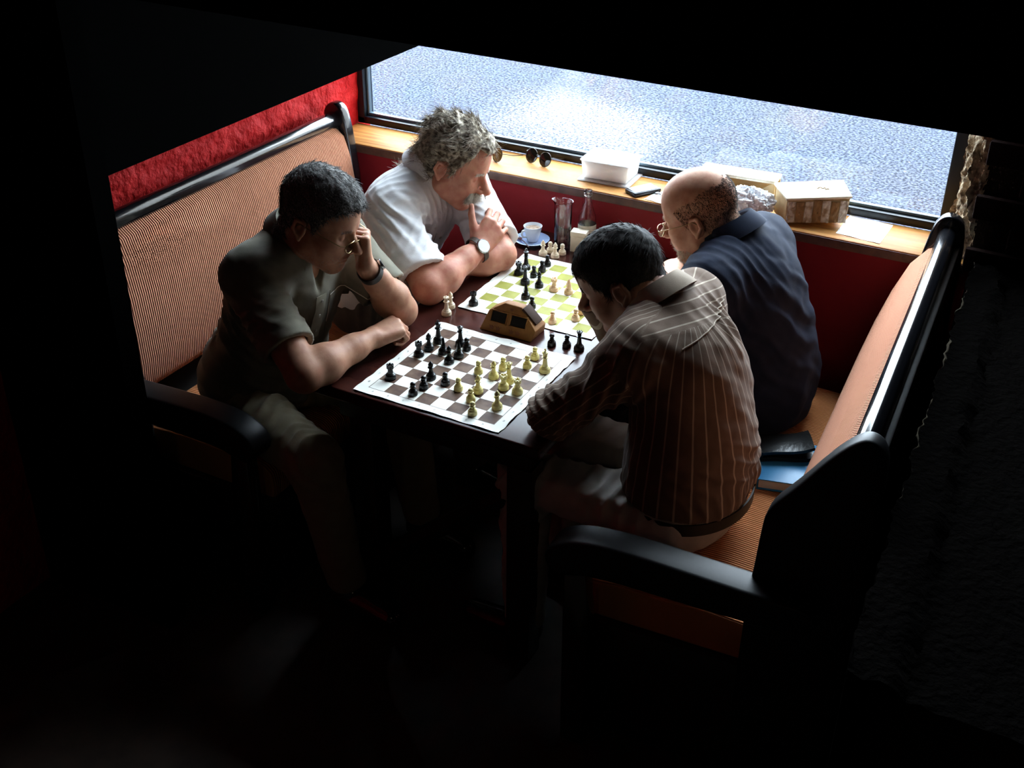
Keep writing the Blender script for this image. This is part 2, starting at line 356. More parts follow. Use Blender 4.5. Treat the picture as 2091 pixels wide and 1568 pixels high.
# ------------------------------------------------------------------ chess mats
def chess_mat(name, loc, rz, colour, label, nsq=8, q=.046, wav=.004, seed=1, letters=True, ink=(.16, .12, .10)):
    m = M(name + '_print', (.80, .79, .74), .55, spec=.12); nt, b = NT(m)
    tc = nd(nt, 'TexCoord'); sp = nd(nt, 'SeparateXYZ'); nt.links.new(tc.outputs['Object'], sp.inputs[0])
    u = mth(nt, 'DIVIDE', sp.outputs[0], q); v = mth(nt, 'DIVIDE', sp.outputs[1], q)
    fl = mth(nt, 'ADD', mth(nt, 'FLOOR', u), mth(nt, 'FLOOR', v))
    odd = mth(nt, 'MODULO', mth(nt, 'ADD', fl, 40), 2); odd = mth(nt, 'GREATER_THAN', odd, .5)
    def inside(c): return mth(nt, 'MULTIPLY', mth(nt, 'GREATER_THAN', c, 0), mth(nt, 'LESS_THAN', c, 8))
    ins = mth(nt, 'MULTIPLY', inside(u), inside(v))
    # thin printed outline
    def near(c): return mth(nt, 'LESS_THAN', mth(nt, 'ABSOLUTE', mth(nt, 'SUBTRACT', mth(nt, 'ABSOLUTE', mth(nt, 'SUBTRACT', c, 4)), 4)), .022)
    def wide(c): return mth(nt, 'LESS_THAN', mth(nt, 'ABSOLUTE', mth(nt, 'SUBTRACT', c, 4)), 4.022)
    ln = mth(nt, 'MAXIMUM', mth(nt, 'MULTIPLY', near(u), wide(v)), mth(nt, 'MULTIPLY', near(v), wide(u)))
    n = nd(nt, 'TexNoise'); n.inputs['Scale'].default_value = 28; n.inputs['Detail'].default_value = 6; nt.links.new(tc.outputs['Object'], n.inputs['Vector'])
    r = nd(nt, 'MapRange'); r.inputs[1].default_value = .35; r.inputs[2].default_value = .72; nt.links.new(n.outputs['Fac'], r.inputs[0])
    dark = mixc(nt, r.outputs[0], colour[0], colour[1])
    c = mixc(nt, mth(nt, 'MULTIPLY', odd, ins), (.80, .79, .73), dark)
    c = mixc(nt, ln, c, ink)
    nt.links.new(c, b.inputs['Base Color'])
    mar = .029; N = 72; a0, a1 = -mar, 8 * q + mar; mb = MB()
    def P(i, j, dz):
        x = a0 + (a1 - a0) * i / N; y = a0 + (a1 - a0) * j / N
        ex = min(x - a0, a1 - x, y - a0, a1 - y) / mar; e = max(0, 1 - ex * .9)
        w = hash3((x * 38 + seed, y * 38, seed * 2.))
        z = e * e * wav * (.5 + .5 * w) + .0004 * (1 + hash3((x * 60, y * 60, seed)))
        wob = .0016 * hash3((x * 55 + seed * 3, y * 55, 1.)) * max(0, 1 - ex)
        return (x + wob, y - wob, z + dz)
    vs = [P(i, j, .0012) for j in range(N + 1) for i in range(N + 1)] + [P(i, j, 0) for j in range(N + 1) for i in range(N + 1)]
    K = (N + 1) ** 2; fs = []
    for j in range(N):
        for i in range(N):
            a = j * (N + 1) + i; fs += [(a, a + 1, a + N + 2, a + N + 1), (K + a, K + a + N + 1, K + a + N + 2, K + a + 1)]
    for i in range(N):
        for a, bq in ((i, i + 1), ((i + 1) * (N + 1) - 1, (i + 2) * (N + 1) - 1), (N * (N + 1) + i + 1, N * (N + 1) + i), ((i + 1) * (N + 1), i * (N + 1))): fs.append((a, K + a, K + bq, bq))
    root = tag(empty('chess_mat', loc, rz), label, 'chessboard')
    mb.add(vs, fs).build('mat_sheet', m, root, smooth=True, angle=60)
    if letters:
        ink_m = M('board_ink', (.06, .055, .05), .6)
        for side in range(4):
            for k in range(8):
                ch = 'abcdefgh'[k] if side < 2 else '12345678'[7 - k]
                cu = bpy.data.curves.new('txt', 'FONT'); cu.body = ch; cu.size = .011; cu.align_x = 'CENTER'; cu.align_y = 'CENTER'
                tmp = bpy.data.objects.new('txt', cu); me = bpy.data.meshes.new_from_object(tmp); bpy.data.objects.remove(tmp)
                c_ = (k + .5) * q; o = 8 * q + mar * .5
                p_ = [(c_, -mar * .5), (c_, o), (-mar * .5, c_), (o, c_)][side]
                link('letter', me, ink_m, root, (p_[0], p_[1], .0037))
    return root
chess_mat('brown_board', (0, 0, TZ + .0005), 0, ((.062, .028, .018), (.15, .090, .058)), 'roll-up chess mat with brown and white squares at the near table end', seed=1.3, wav=.004)
B2O = (-.0075, .535); B2R = math.radians(.99)
chess_mat('green_board', (*B2O, TZ + .0005), B2R, ((.27, .26, .050), (.21, .20, .036)), 'roll-up chess mat with olive green and white squares near the window', seed=4.1, wav=.0025, letters=False, ink=(.36, .35, .15))
# ------------------------------------------------------------------ chess pieces
def prof_piece(h, r, kind):
    base = [(r * .98, 0), (r, .002), (r, .0055), (r * .93, .0075), (r * .96, .009), (r * .90, .0115), (r * .70, .0135), (r * .72, .0150), (r * .52, .0175)]
    if kind == 'pawn':  return base + [(r * .40, .0215), (r * .36, h - .0145), (r * .60, h - .0130), (r * .62, h - .0118), (r * .36, h - .0112), (r * .52, h - .0090), (r * .58, h - .0060), (r * .50, h - .0028), (r * .28, h - .0006), (.0003, h)]
    if kind == 'rook':  return base + [(r * .48, .021), (r * .44, h - .014), (r * .60, h - .0115), (r * .66, h - .0105), (r * .66, h - .0035), (r * .46, h - .0035), (r * .46, h - .0065), (.0003, h - .0065)]
    if kind == 'bishop': return base + [(r * .40, .022), (r * .33, h - .021), (r * .58, h - .0195), (r * .60, h - .018), (r * .34, h - .017), (r * .46, h - .0140), (r * .50, h - .0105), (r * .40, h - .0065), (r * .20, h - .0038), (r * .16, h - .0032), (r * .18, h - .0016), (.0003, h)]
    if kind == 'queen': return base + [(r * .44, .023), (r * .33, h - .021), (r * .58, h - .0195), (r * .60, h - .0180), (r * .36, h - .0170), (r * .40, h - .0110), (r * .58, h - .0050), (r * .44, h - .0046), (r * .30, h - .0030), (r * .14, h - .0026), (r * .17, h - .0012), (.0003, h)]
    if kind == 'king':  return base + [(r * .46, .024), (r * .34, h - .029), (r * .62, h - .027), (r * .64, h - .0255), (r * .38, h - .0245), (r * .42, h - .0180), (r * .58, h - .0115), (r * .54, h - .0105), (r * .24, h - .0088), (r * .18, h - .0080), (.0003, h - .0079)]
    if kind == 'knight': return base + [(r * .62, .0190), (.0003, .0195)]
PD = {'pawn': (.036, .0122), 'rook': (.041, .0145), 'knight': (.046, .0140), 'bishop': (.051, .0138), 'queen': (.060, .0146), 'king': (.069, .0150)}
def piece_mesh(kind):
    h, r = PD[kind]; mb = MB().lathe(prof_piece(h, r, kind), 22)
    if kind == 'rook':
        for k in range(6):
            a0 = k * math.pi / 3; seg = [a0 + d for d in (0, .22, .44, .66)]
            ro, ri = r * .66, r * .45
            vs = [(rr_ * math.cos(a), rr_ * math.sin(a), z) for z in (h - .0045, h) for rr_ in (ri, ro) for a in seg]
            fs = [];
            for i in range(3): fs += [(i, i + 1, i + 5, i + 4), (8 + i, 12 + i, 13 + i, 9 + i), (i, 8 + i, 9 + i, i + 1), (4 + i, 5 + i, 13 + i, 12 + i)]
            fs += [(0, 4, 12, 8), (3, 11, 15, 7)]
            mb.add(vs, fs)
    if kind == 'king':
        mb.box((-.0011, -.0015, h - .0085), (.0011, .0015, h)); mb.box((-.0011, -.0036, h - .0050), (.0011, .0036, h - .0024))
    if kind == 'queen':
        for k in range(8):
            a = k * math.pi / 4; mb.lathe([(.0013, 0), (.0018, .0012), (.0010, .0026), (.0002, .0030)], 6, TR((r * .50 * math.cos(a), r * .50 * math.sin(a), h - .0058)))
    if kind == 'bishop': mb.box((-.001, -.0055, h - .0105), (.006, .0002, h - .0092), Matrix.Translation((.0022, .003, -.001)) )
    if kind == 'knight':
        out = [(-.0085, .017), (-.0092, .024), (-.0085, .031), (-.0065, .037), (-.0030, .0415), (-.0012, .0460), (.0008, .0425), (.0045, .0400), (.0085, .0350), (.0118, .0300), (.0120, .0270), (.0100, .0252), (.0070, .0262), (.0040, .0272), (.0030, .0255), (.0062, .0215), (.0078, .0170)]
        mb2 = MB(); n_ = len(out); cx0, cz0 = 0, .028; vs = []; fs = []
        lay = [(-.0048, .80), (-.0040, .93), (-.0018, 1), (.0018, 1), (.0040, .93), (.0048, .80)]
        for y, s_ in lay:
            for x, z in out: vs.append((cx0 + (x - cx0) * s_, y * (1.15 if z < .03 else .8), cz0 + (z - cz0) * s_ if z > .02 else z))
        for j in range(5):
            for i in range(n_): fs.append((j * n_ + i, j * n_ + (i + 1) % n_, (j + 1) * n_ + (i + 1) % n_, (j + 1) * n_ + i))
        fs.append(tuple(range(n_))); fs.append(tuple(5 * n_ + i for i in range(n_))); mb.add(vs, fs)
    return mb.mesh(kind, smooth=True, angle=38)
blackp = M('piece_black', (.006, .006, .007), .28, spec=.5)
yellowp = M('piece_boxwood', (.72, .62, .27), .40, spec=.4, var=((.60, .50, .18), 60, .4, .7))
creamp = M('piece_cream', (.80, .58, .36), .42, spec=.4, var=((.72, .48, .26), 60, .4, .7))
ivoryp = M('piece_ivory', (.74, .62, .46), .42, spec=.4)
PM = {}
def piece(kind, x, y, mat, label, group, z=TZ + .0025, rz=None):
    key = (kind, mat.name)
    if key not in PM: me = piece_mesh(kind); me.materials.append(mat); PM[key] = me
    o = bpy.data.objects.new('chess_' + kind, PM[key]); COL.objects.link(o); o.location = (x, y, z)
    o.rotation_euler = (0, 0, random.uniform(-3, 3) if rz is None else rz)
    return tag(o, label, 'chess piece', group)
ORD = ['first', 'second', 'third', 'fourth', 'fifth', 'sixth', 'seventh', 'eighth']
K, Q, B_, N_, R_, P_ = 'king', 'queen', 'bishop', 'knight', 'rook', 'pawn'
near_black = [(K, .62, 6.39), (B_, .61, 5.34), (R_, .49, 4.43), (N_, 1.58, 5.37), (Q, 1.95, 6.72), (P_, 2.57, 6.41), (N_, 2.60, 5.43), (B_, 2.46, 4.58), (R_, .52, 1.41), (B_, 2.51, 2.52), (P_, 2.73, 1.40), (P_, 2.59, .52), (P_, 3.57, 2.33)]
near_white = [(P_, 4.54, 4.37), (B_, 5.57, 4.30), (P_, 5.57, 5.42), (Q, 6.55, 4.30), (R_, 6.64, 3.51), (R_, 7.54, 3.48), (B_, 5.60, 2.47), (P_, 4.52, 2.17), (P_, 5.71, 1.49), (P_, 6.49, .33), (B_, 7.34, 1.52), (P_, 6.59, 7.39), (P_, 6.67, 6.28), (K, 7.78, 6.33)]
far_black = [(R_, .10, .10), (R_, .55, 5.49), (K, .61, 6.44), (Q, 1.58, 4.40), (P_, 1.60, 5.64), (P_, 1.72, 6.62), (P_, 1.64, 7.60), (B_, 2.61, 4.39), (N_, 2.59, 2.50), (P_, 3.57, 1.44)]
far_white = [(R_, 3.71, 4.35), (N_, 4.72, 4.42), (P_, 5.60, .21), (P_, 6.69, 1.22), (P_, 6.64, 2.21)]
def sqlab(u, v): return 'row %s from near edge, column %s from left' % (ORD[max(0, min(7, int(v)))], ORD[max(0, min(7, int(u)))])
cu_, su_ = math.cos(B2R), math.sin(B2R)
for lst, cname, mat, brd, grp in ((near_black, 'black', blackp, 'brown board', 'black pieces on the brown board'), (near_white, 'yellowish', yellowp, 'brown board', 'yellowish white pieces on the brown board'),
                                  (far_black, 'black', blackp, 'green board', 'black pieces on the green board'), (far_white, 'peach white', creamp, 'green board', 'peach white pieces on the green board')):
    for kd, u, v in lst:
        if brd == 'brown board': x, y = u * .046, v * .046
        else: x, y = B2O[0] + (u * cu_ - v * su_) * .046, B2O[1] + (u * su_ + v * cu_) * .046
        rz = None
        if kd == N_: rz = {'black': -.9, 'yellowish': 2, 'peach white': 2.4}[cname]
        piece(kd, x, y, mat, '%s %s, %s, %s' % (cname, kd, brd, sqlab(u, v)), grp, rz=rz)
cz_ = TZ + .0005
G1 = 'captured ivory pieces beside the saucer'
piece(B_, .011, .955, ivoryp, 'ivory bishop leftmost of the four standing in front of the saucer', G1, cz_)
piece(P_, .021, .986, ivoryp, 'ivory pawn at the back left of the four by the saucer', G1, cz_)
piece(B_, .053, .957, ivoryp, 'ivory bishop nearest the green board, front of the four by the saucer', G1, cz_)
piece(P_, .062, .990, ivoryp, 'ivory pawn at the back right of the four, beside the carafe', G1, cz_)
G2 = 'captured ivory pieces beside the elbow'
piece(Q, -.040, .450, ivoryp, 'ivory queen in front of the pair between the two boards', G2, cz_)
piece(B_, -.053, .494, ivoryp, 'ivory bishop behind the queen, left of the green board corner', G2, cz_)
G3 = 'captured black pieces beside the clock'
piece(P_, .307, .432, blackp, 'black pawn on bare table closest to the chess clock', G3, cz_)
piece(P_, .346, .446, blackp, 'black pawn on bare table, middle of the three right of the clock', G3, cz_)
piece(Q, .383, .446, blackp, 'black queen on bare table beside the striped sleeve', G3, cz_)
# ------------------------------------------------------------------ chess clock
cw = M('clock_wood', (.26, .115, .034), .65, spec=.25, var=((.19, .075, .02), 40, .4, .7)); cdk = M('clock_lever', (.040, .020, .013), .75, spec=.15)
ck = tag(empty('chess_clock', (.168, .462, TZ), math.radians(-.6)), 'wooden chess clock with two dark dials standing between the boards', 'chess clock')
h_ = .078; pr = [(-.082, 0), (.080, 0), (.088, .028), (.033, h_), (-.022, h_ + .001), (-.066, .052)]
def lean(mb):      # the clock narrows towards its top, front leaning back
    mb.v = [(x, .012 + (y - .012) * (1 - .70 * max(0, z) / h_), z) for x, y, z in mb.v]; return mb
lean(MB().prism(pr, -.042, .042, 'y')).build('case', cw, ck, bevel=.002)
scr = M('clock_screen', (.008, .007, .006), .7, spec=.08)
for x0 in (-.053, .009):
    d = lean(MB().box((x0, -.0435, .029), (x0 + .046, -.0405, .055))).build('dial', scr, ck)
    lean(MB().box((x0 - .004, -.0465, .025), (x0 + .050, -.0405, .029)).box((x0 - .004, -.0465, .055), (x0 + .050, -.0405, .058)).box((x0 - .004, -.0465, .029), (x0, -.0405, .055)).box((x0 + .046, -.0465, .029), (x0 + .050, -.0405, .055))).build('dial_frame', cw, d, bevel=.0008)
MB().box((-.002, -.010, -.005), (.056, .028, .004), Matrix.Translation((.038, 0, .076)) @ Matrix.Rotation(math.radians(43), 4, 'Y')).build('rocker_lever', cdk, ck, bevel=.002)
mk = M('clock_print', (.16, .045, .02), .6)
for x0 in (-.046, -.026, .016, .036):
    lean(MB().prism([(-.005, 0), (.005, 0), (.0055, .0035), (.0075, .009), (.003, .0062), (0, .0105), (-.003, .0062), (-.0075, .009), (-.0055, .0035)], -.0430, -.0420, 'y', Matrix.Translation((x0, 0, .008)))).build('printed_crown', mk, ck)
lean(MB().prism([(-.004, 0), (.004, 0), (.006, .007), (.002, .004), (0, .009), (-.002, .004), (-.006, .007)], -.0430, -.0420, 'y', Matrix.Translation((.004, 0, .064)))).build('printed_crown', mk, ck)
# ------------------------------------------------------------------ coffee, carafe, bottle
china = M('china_white', (.62, .66, .70), .18, spec=.5); blue_china = M('china_blue', (.33, .43, .66), .2, spec=.5)
steel = M('steel', (.5, .5, .52), .2, metal=1)
sx, sy = -.066, 1.026
o = MB().lathe([(.025, 0), (.026, .003), (.045, .006), (.057, .0125), (.058, .014), (.056, .0148), (.042, .0085), (.024, .0055), (.0003, .005)], 40).build('saucer', blue_china, None, (sx, sy, TZ), smooth=True)
tag(o, 'pale blue saucer under the coffee cup at the back of the table', 'saucer')
cup = tag(empty('coffee_cup', (sx + .002, sy + .002, TZ + .006)), 'white espresso cup with coffee on the blue saucer', 'cup')
MB().lathe([(.016, 0), (.018, .002), (.021, .012), (.0265, .034), (.0300, .050), (.0308, .052), (.0298, .0525), (.0268, .047), (.0235, .034), (.018, .012), (.012, .006), (.0003, .005)], 36).build('cup_body', china, cup, smooth=True)
MB().lathe([(.0255, .0425), (.0256, .0432), (.0003, .0434)], 30).build('coffee', M('coffee_foam', (.36, .27, .20), .4, var=((.2, .12, .07), 70, .45, .6)), cup, smooth=True)
ha = math.radians(-125); hd = Vector((math.cos(ha), math.sin(ha), 0))
MB().tube([hd * .0255 + Vector((0, 0, .041)), hd * .037 + Vector((0, 0, .040)), hd * .041 + Vector((0, 0, .030)), hd * .036 + Vector((0, 0, .019)), hd * .0225 + Vector((0, 0, .016))], .0036, 8).build('handle', china, cup, smooth=True)
sp = tag(empty('teaspoon', (sx - .036, sy - .020, TZ + .0145), math.radians(-38)), 'steel teaspoon lying on the blue saucer', 'spoon')
MB().lathe([(.0003, -.002), (.005, -.0012), (.009, .0008), (.0092, .0014), (.0003, 0)], 18, Matrix.Diagonal((1.5, 1, 1, 1))).build('bowl', steel, sp, smooth=True)
MB().tube([(.010, 0, .001), (.03, 0, .004), (.055, 0, .0032), (.078, 0, .0015)], [.0018, .0015, .0017, .0026], 6).build('spoon_handle', steel, sp, smooth=True)
gl = M('clear_glass', (.96, .97, .98), .02, spec=.5, trans=1, ior=1.45)
cp = [(.024, 0), (.0265, .002), (.027, .006), (.027, .150), (.0295, .158), (.0305, .160), (.0285, .159), (.0252, .150), (.0250, .012), (.022, .008), (.0003, .007)]
ca = MB().lathe(cp, 36)
for i, v in enumerate(ca.v):          # pouring lip
    if v[2] > .148 and v[0] < -.018: f_ = (v[2] - .145) / .015; ca.v[i] = (v[0] - .010 * f_, v[1] * (1 - .35 * f_), v[2] + .003 * f_)
tag(ca.build('glass_carafe', gl, None, (.041, 1.034, TZ), smooth=True), 'tall slim clear glass carafe with pouring lip', 'carafe')
bo = tag(empty('glass_bottle', (.099, 1.090, TZ)), 'clear glass bottle with narrow neck behind the cream box', 'bottle')
MB().lathe([(.026, 0), (.0285, .003), (.029, .010), (.029, .085), (.027, .105), (.018, .130), (.0125, .152), (.0115, .172), (.0135, .174), (.0135, .180), (.0115, .182), (.012, .190), (.0110, .191), (.0098, .188), (.0098, .152), (.0160, .128), (.0248, .104), (.0268, .085), (.0268, .008), (.0003, .007)], 36).build('bottle_body', gl, bo, smooth=True)
MB().lathe([(.0293, .020), (.0294, .078)], 36, cap=False).build('paper_label', M('label_paper', (.62, .58, .48), .6), bo, smooth=True)
crd = M('cream_card', (.72, .66, .52), .6)
nb = tag(empty('cream_box', (.094, 1.044, TZ), .15), 'small cream cardboard box in front of the glass bottle', 'box')
MB().box((-.024, -.018, 0), (.026, .018, .066)).build('carton', crd, nb, bevel=.0015)
MB().box((-.025, -.019, .052), (.027, .019, .068)).build('carton_lid', crd, nb, bevel=.0015)
# ------------------------------------------------------------------ things on the sill
foam = M('white_foam', (.90, .90, .88), .6, sss=1.0); foam.node_tree.nodes['Principled BSDF'].inputs['Subsurface Radius'].default_value = (.09, .09, .085)
fb = tag(empty('foam_box', (.097, 1.258, SZ), math.radians(3)), 'white foam food box with flanged rim in the middle of the sill', 'box')
MB().box((-.088, -.068, .0), (.090, .066, .007)).build('rim', foam, fb, bevel=.003)
vs = [(-.074, -.054, .008), (.076, -.054, .008), (.076, .054, .008), (-.074, .054, .008), (-.080, -.059, .068), (.082, -.059, .068), (.082, .059, .068), (-.080, .059, .068)]
MB().add(vs, [(0, 3, 2, 1), (4, 5, 6, 7), (0, 1, 5, 4), (1, 2, 6, 5), (2, 3, 7, 6), (3, 0, 4, 7)]).build('tray', foam, fb, bevel=.004)
MB().box((-.083, -.062, .066), (.085, .062, .073)).build('lid', foam, fb, bevel=.003)
lens = M('dark_lens', (.012, .010, .008), .05, spec=.6); wire = M('frame_wire', (.02, .015, .012), .3, metal=.8); amber = M('amber_lens', (.10, .06, .015), .06, spec=.6)
def sunglasses(loc, rz, lm, label, r=.024):
    g = tag(empty('sunglasses', loc, rz), label, 'sunglasses')
    for s in (-1, 1):
        T = Matrix.Translation((s * .030, 0, r * .88)) @ Matrix.Rotation(math.radians(70), 4, 'X')
        l_ = MB().lathe([(.0003, .003), (r * .6, .0020), (r * .97, .0003), (r * .97, -.0009), (.0003, .0016)], 24, T).build('lens', lm, g, smooth=True)
        MB().tube([T @ Vector((r * math.cos(a), r * math.sin(a), 0)) for a in np.linspace(0, 2 * math.pi, 25)[:-1]], .0012, 6, True).build('lens_rim', wire, g, smooth=True)
        MB().tube([(s * .054, .002, r * 1.25), (s * .059, .012, r * 1.2), (s * .057, .045, r * .7), (s * .045, .085, .006), (s * .043, .10, .003)], .0014, 6).build('temple', wire, g, smooth=True)
    MB().tube([(-.0075, -.002, r * 1.15), (0, -.005, r * 1.3), (.0075, -.002, r * 1.15)], .0012, 6).build('bridge', wire, g, smooth=True)
    return g
sunglasses((-.166, 1.258, SZ + .002), math.radians(-14), lens, 'round dark sunglasses on the sill beside the foam box')
sunglasses((-.325, 1.225, SZ + .002), math.radians(-24), amber, 'amber sunglasses on the sill behind the white-shirted man')
ph = tag(empty('mobile_phone', (.243, 1.190, SZ), math.radians(58)), 'rounded dark mobile phone with silver face on the sill', 'phone')
MB().box((-.052, -.029, 0), (.052, .029, .015)).build('phone_body', M('phone_black', (.012, .014, .018), .25), ph, bevel=.006, seg=3)
MB().box((-.044, -.024, .0145), (.045, .024, .0158)).build('screen', M('phone_face', (.36, .38, .41), .45, var=((.16, .16, .18), 90, .4, .6)), ph, bevel=.0006)
tag(MB().grid(lambda u, v: (.268 + u * .062 + v * .012, 1.140 + v * .075 - u * .01, SZ + .0006 + .0015 * abs(math.sin(u * 4 + v))), 8, 8).build('paper_slip', M('white_paper', (.85, .85, .83), .7), None, solid=.0006), 'small white paper slip under the keys beside the phone', 'paper')
ky = tag(empty('key_ring', (.296, 1.187, SZ + .003)), 'small steel keys lying on the paper slip', 'keys')
MB().tube([(.009 * math.cos(a), .009 * math.sin(a), .001) for a in np.linspace(0, 2 * math.pi, 17)[:-1]], .0009, 6, True).build('ring', steel, ky)
for a in (.4, 1.3, 2.3):
    MB().lathe([(.0065, 0), (.0065, .0016)], 12, rot2(a) @ Matrix.Translation((.015, 0, .001 + a * .001))).box((.02, -.0022, .001 + a * .001), (.042, .0022, .0026 + a * .001), rot2(a)).build('key', steel, ky)
tanc = M('cardboard_tan', (.52, .38, .20), .8, var=((.40, .27, .13), 25, .4, .7)); palec = M('cardboard_pale', (.72, .66, .52), .75, var=((.60, .52, .38), 18, .45, .7)); tearw = M('torn_paper', (.62, .58, .50), .9, var=((.35, .25, .15), 60, .4, .65), bump=(120, .8, .004)); tearb = M('torn_board', (.30, .18, .08), .9, bump=(120, .8, .004))
# shallow open cardboard tray against the window
op = tag(empty('cardboard_tray', (.528, 1.284, SZ), math.radians(4)), 'open pale cardboard box lid against the window behind the bald man', 'box')
MB().box((-.125, -.034, .0), (.115, .036, .006)).build('tray_bottom', tanc, op, bevel=.001)
MB().box((-.125, .030, .0), (.115, .037, .088)).build('tray_side', tanc, op, bevel=.001)
MB().prism([(-.125, 0), (-.125, .080), (-.09, .078), (-.04, .060), (.02, .050), (.07, .056), (.10, .078), (.115, .082), (.115, 0)], -.036, -.030, 'y').build('tray_side', tanc, op, bevel=.001)
MB().box((-.127, -.038, .080), (.117, .040, .090)).build('tray_flap', palec, op, bevel=.002)
# crumpled bag
bagm = M('white_plastic', (.80, .83, .88), .3, spec=.5, trans=0, bump=(30, .5, .01))
bg = MB(); NB = 44
def bagf(u, v):
    a = u * 2 * math.pi; ph_ = v * math.pi
    c = hash3((math.cos(a) * 3.1 + v * 4, math.sin(a) * 3.3, v * 5)); c2 = abs(hash3((math.cos(a) * 7 + 1, math.sin(a) * 7, v * 11))); c3 = abs(hash3((math.cos(a) * 15 + 2, math.sin(a) * 16 + v * 9, v * 23)))
    rr_ = 1.05 + .14 * c - .24 * c2 - .16 * c3
    return (.080 * rr_ * math.sin(ph_) * math.cos(a), .048 * rr_ * math.sin(ph_) * math.sin(a), max(.0, .040 - .044 * rr_ * math.cos(ph_)))
bg.grid(bagf, 80, 48, True)
tag(bg.build('plastic_bag', bagm, None, (.588, 1.190, SZ), smooth=True, angle=35), 'crumpled white plastic bag between the bald man and torn carton', 'bag')
# torn carton
bx = tag(empty('torn_carton', (.765, 1.243, SZ + .004), math.radians(-4)), 'battered cardboard carton with torn patchy front on the sill', 'box')
T = Matrix.Rotation(math.radians(3), 4, 'X')
bv = [(-.108, -.02, 0), (-.045, -.088, 0), (.115, -.015, .012), (.060, .060, .010), (-.112, -.014, .088), (-.046, -.086, .076), (.118, -.010, .092), (.062, .068, .104)]
MB().add(bv, [(0, 3, 2, 1), (4, 5, 6, 7), (0, 1, 5, 4), (1, 2, 6, 5), (2, 3, 7, 6), (3, 0, 4, 7)]).build('carton_body', tanc, bx, bevel=.004)
lid = [(x, y, z) for x, y, z in ((-.118, -.018, .084), (-.047, -.093, .072), (.123, -.012, .089), (.064, .074, .102))]
N2 = MB(); tp = lid + [(x * 1.0, y, z + .007) for x, y, z in lid]
N2.add(tp, [(0, 3, 2, 1), (4, 5, 6, 7), (0, 1, 5, 4), (1, 2, 6, 5), (2, 3, 7, 6), (3, 0, 4, 7)]).build('carton_lid', palec, bx, bevel=.002)
a_ = Vector((-.045, -.085, 0)); b2_ = Vector((.115, -.015, .010)); nrm = Vector((b2_ - a_)).cross(Vector((0, 0, 1))).normalized()
for k in range(7):
    f0, f1 = k / 7 + .01, (k + 1) / 7 - .004; mm = [tearw, tearb][k % 2]; up0 = .064 + .006 * random.random()
    p0 = a_.lerp(b2_, f0); p1 = a_.lerp(b2_, f1); e = MB()
    def strip(u, v): return tuple(p0.lerp(p1, u) + Vector((0, 0, .003 + v * up0)) + nrm * (.0035 + .0035 * hash3((u * 6 + k, v * 7, k * 1.))))
    e.grid(strip, 6, 8).build('torn_strip', mm, bx, smooth=True, solid=.0015)
for k, (px_, py_) in enumerate(((.01, -.005), (.022, -.002), (.033, -.004))): MB().tube([(px_, py_, .0945), (px_ + .010, py_ + .004, .099), (px_ + .014, py_ + .009, .0965)], .0014, 5).build('staple', tearb, bx)
tag(MB().grid(lambda u, v: (.866 + u * .132 + v * .002, 1.168 + v * .158 + u * .002 - (.018 * u), SZ + .0008 + .0012 * math.sin(u * 5 + v * 2) ** 2), 12, 12).build('paper_sheet', MATS['white_paper'], None, solid=.0008), 'square white paper sheet on the right end of the sill', 'paper')
# ------------------------------------------------------------------ on the right seat
bk = tag(empty('blue_book', (.968, .560, .4645), math.radians(14)), 'thick blue paperback book on the right bench seat', 'book')
MB().box((-.075, -.098, .004), (.073, .098, .030)).build('pages', M('book_pages', (.66, .60, .50), .8), bk, bevel=.001)
bc = M('blue_cover', (.035, .26, .55), .35)
MB().box((-.078, -.102, .030), (.078, .102, .033)).box((-.078, -.102, 0), (.078, .102, .004)).box((-.079, -.102, 0), (-.076, .102, .033)).build('cover', bc, bk, bevel=.001)
m2 = MB().box((.050, -.080, .0331), (.055, .040, .0334)).box((.060, -.080, .0331), (.0625, -.02, .0334)); m2.build('printed_lines', M('book_print', (.55, .7, .8), .5), bk)
wl = tag(empty('leather_wallet', (.935, .590, .510), math.radians(28)), 'black leather wallet lying half open on the blue book', 'wallet')
lea = M('black_leather', (.008, .008, .008), .28, spec=.5, bump=(90, .3, .003))
def flap(u, v, z0, tilt, L_=.15, W_=.088): return (-.07 + u * L_, -.045 + v * W_, z0 + tilt * u * u + .004 * math.sin(v * math.pi) + .003 * math.sin(u * 6))
MB().grid(lambda u, v: flap(u, v, .0, .004), 14, 8).build('lower_flap', lea, wl, smooth=True, solid=.012)
MB().grid(lambda u, v: flap(u, v, .017, .020, .145), 14, 8).build('upper_flap', lea, wl, smooth=True, solid=.010)
MB().tube([(-.07, -.045 + v * .088, .010 + .002 * math.sin(v * 3)) for v in np.linspace(0, 1, 8)], .012, 10).build('spine', lea, wl, smooth=True)
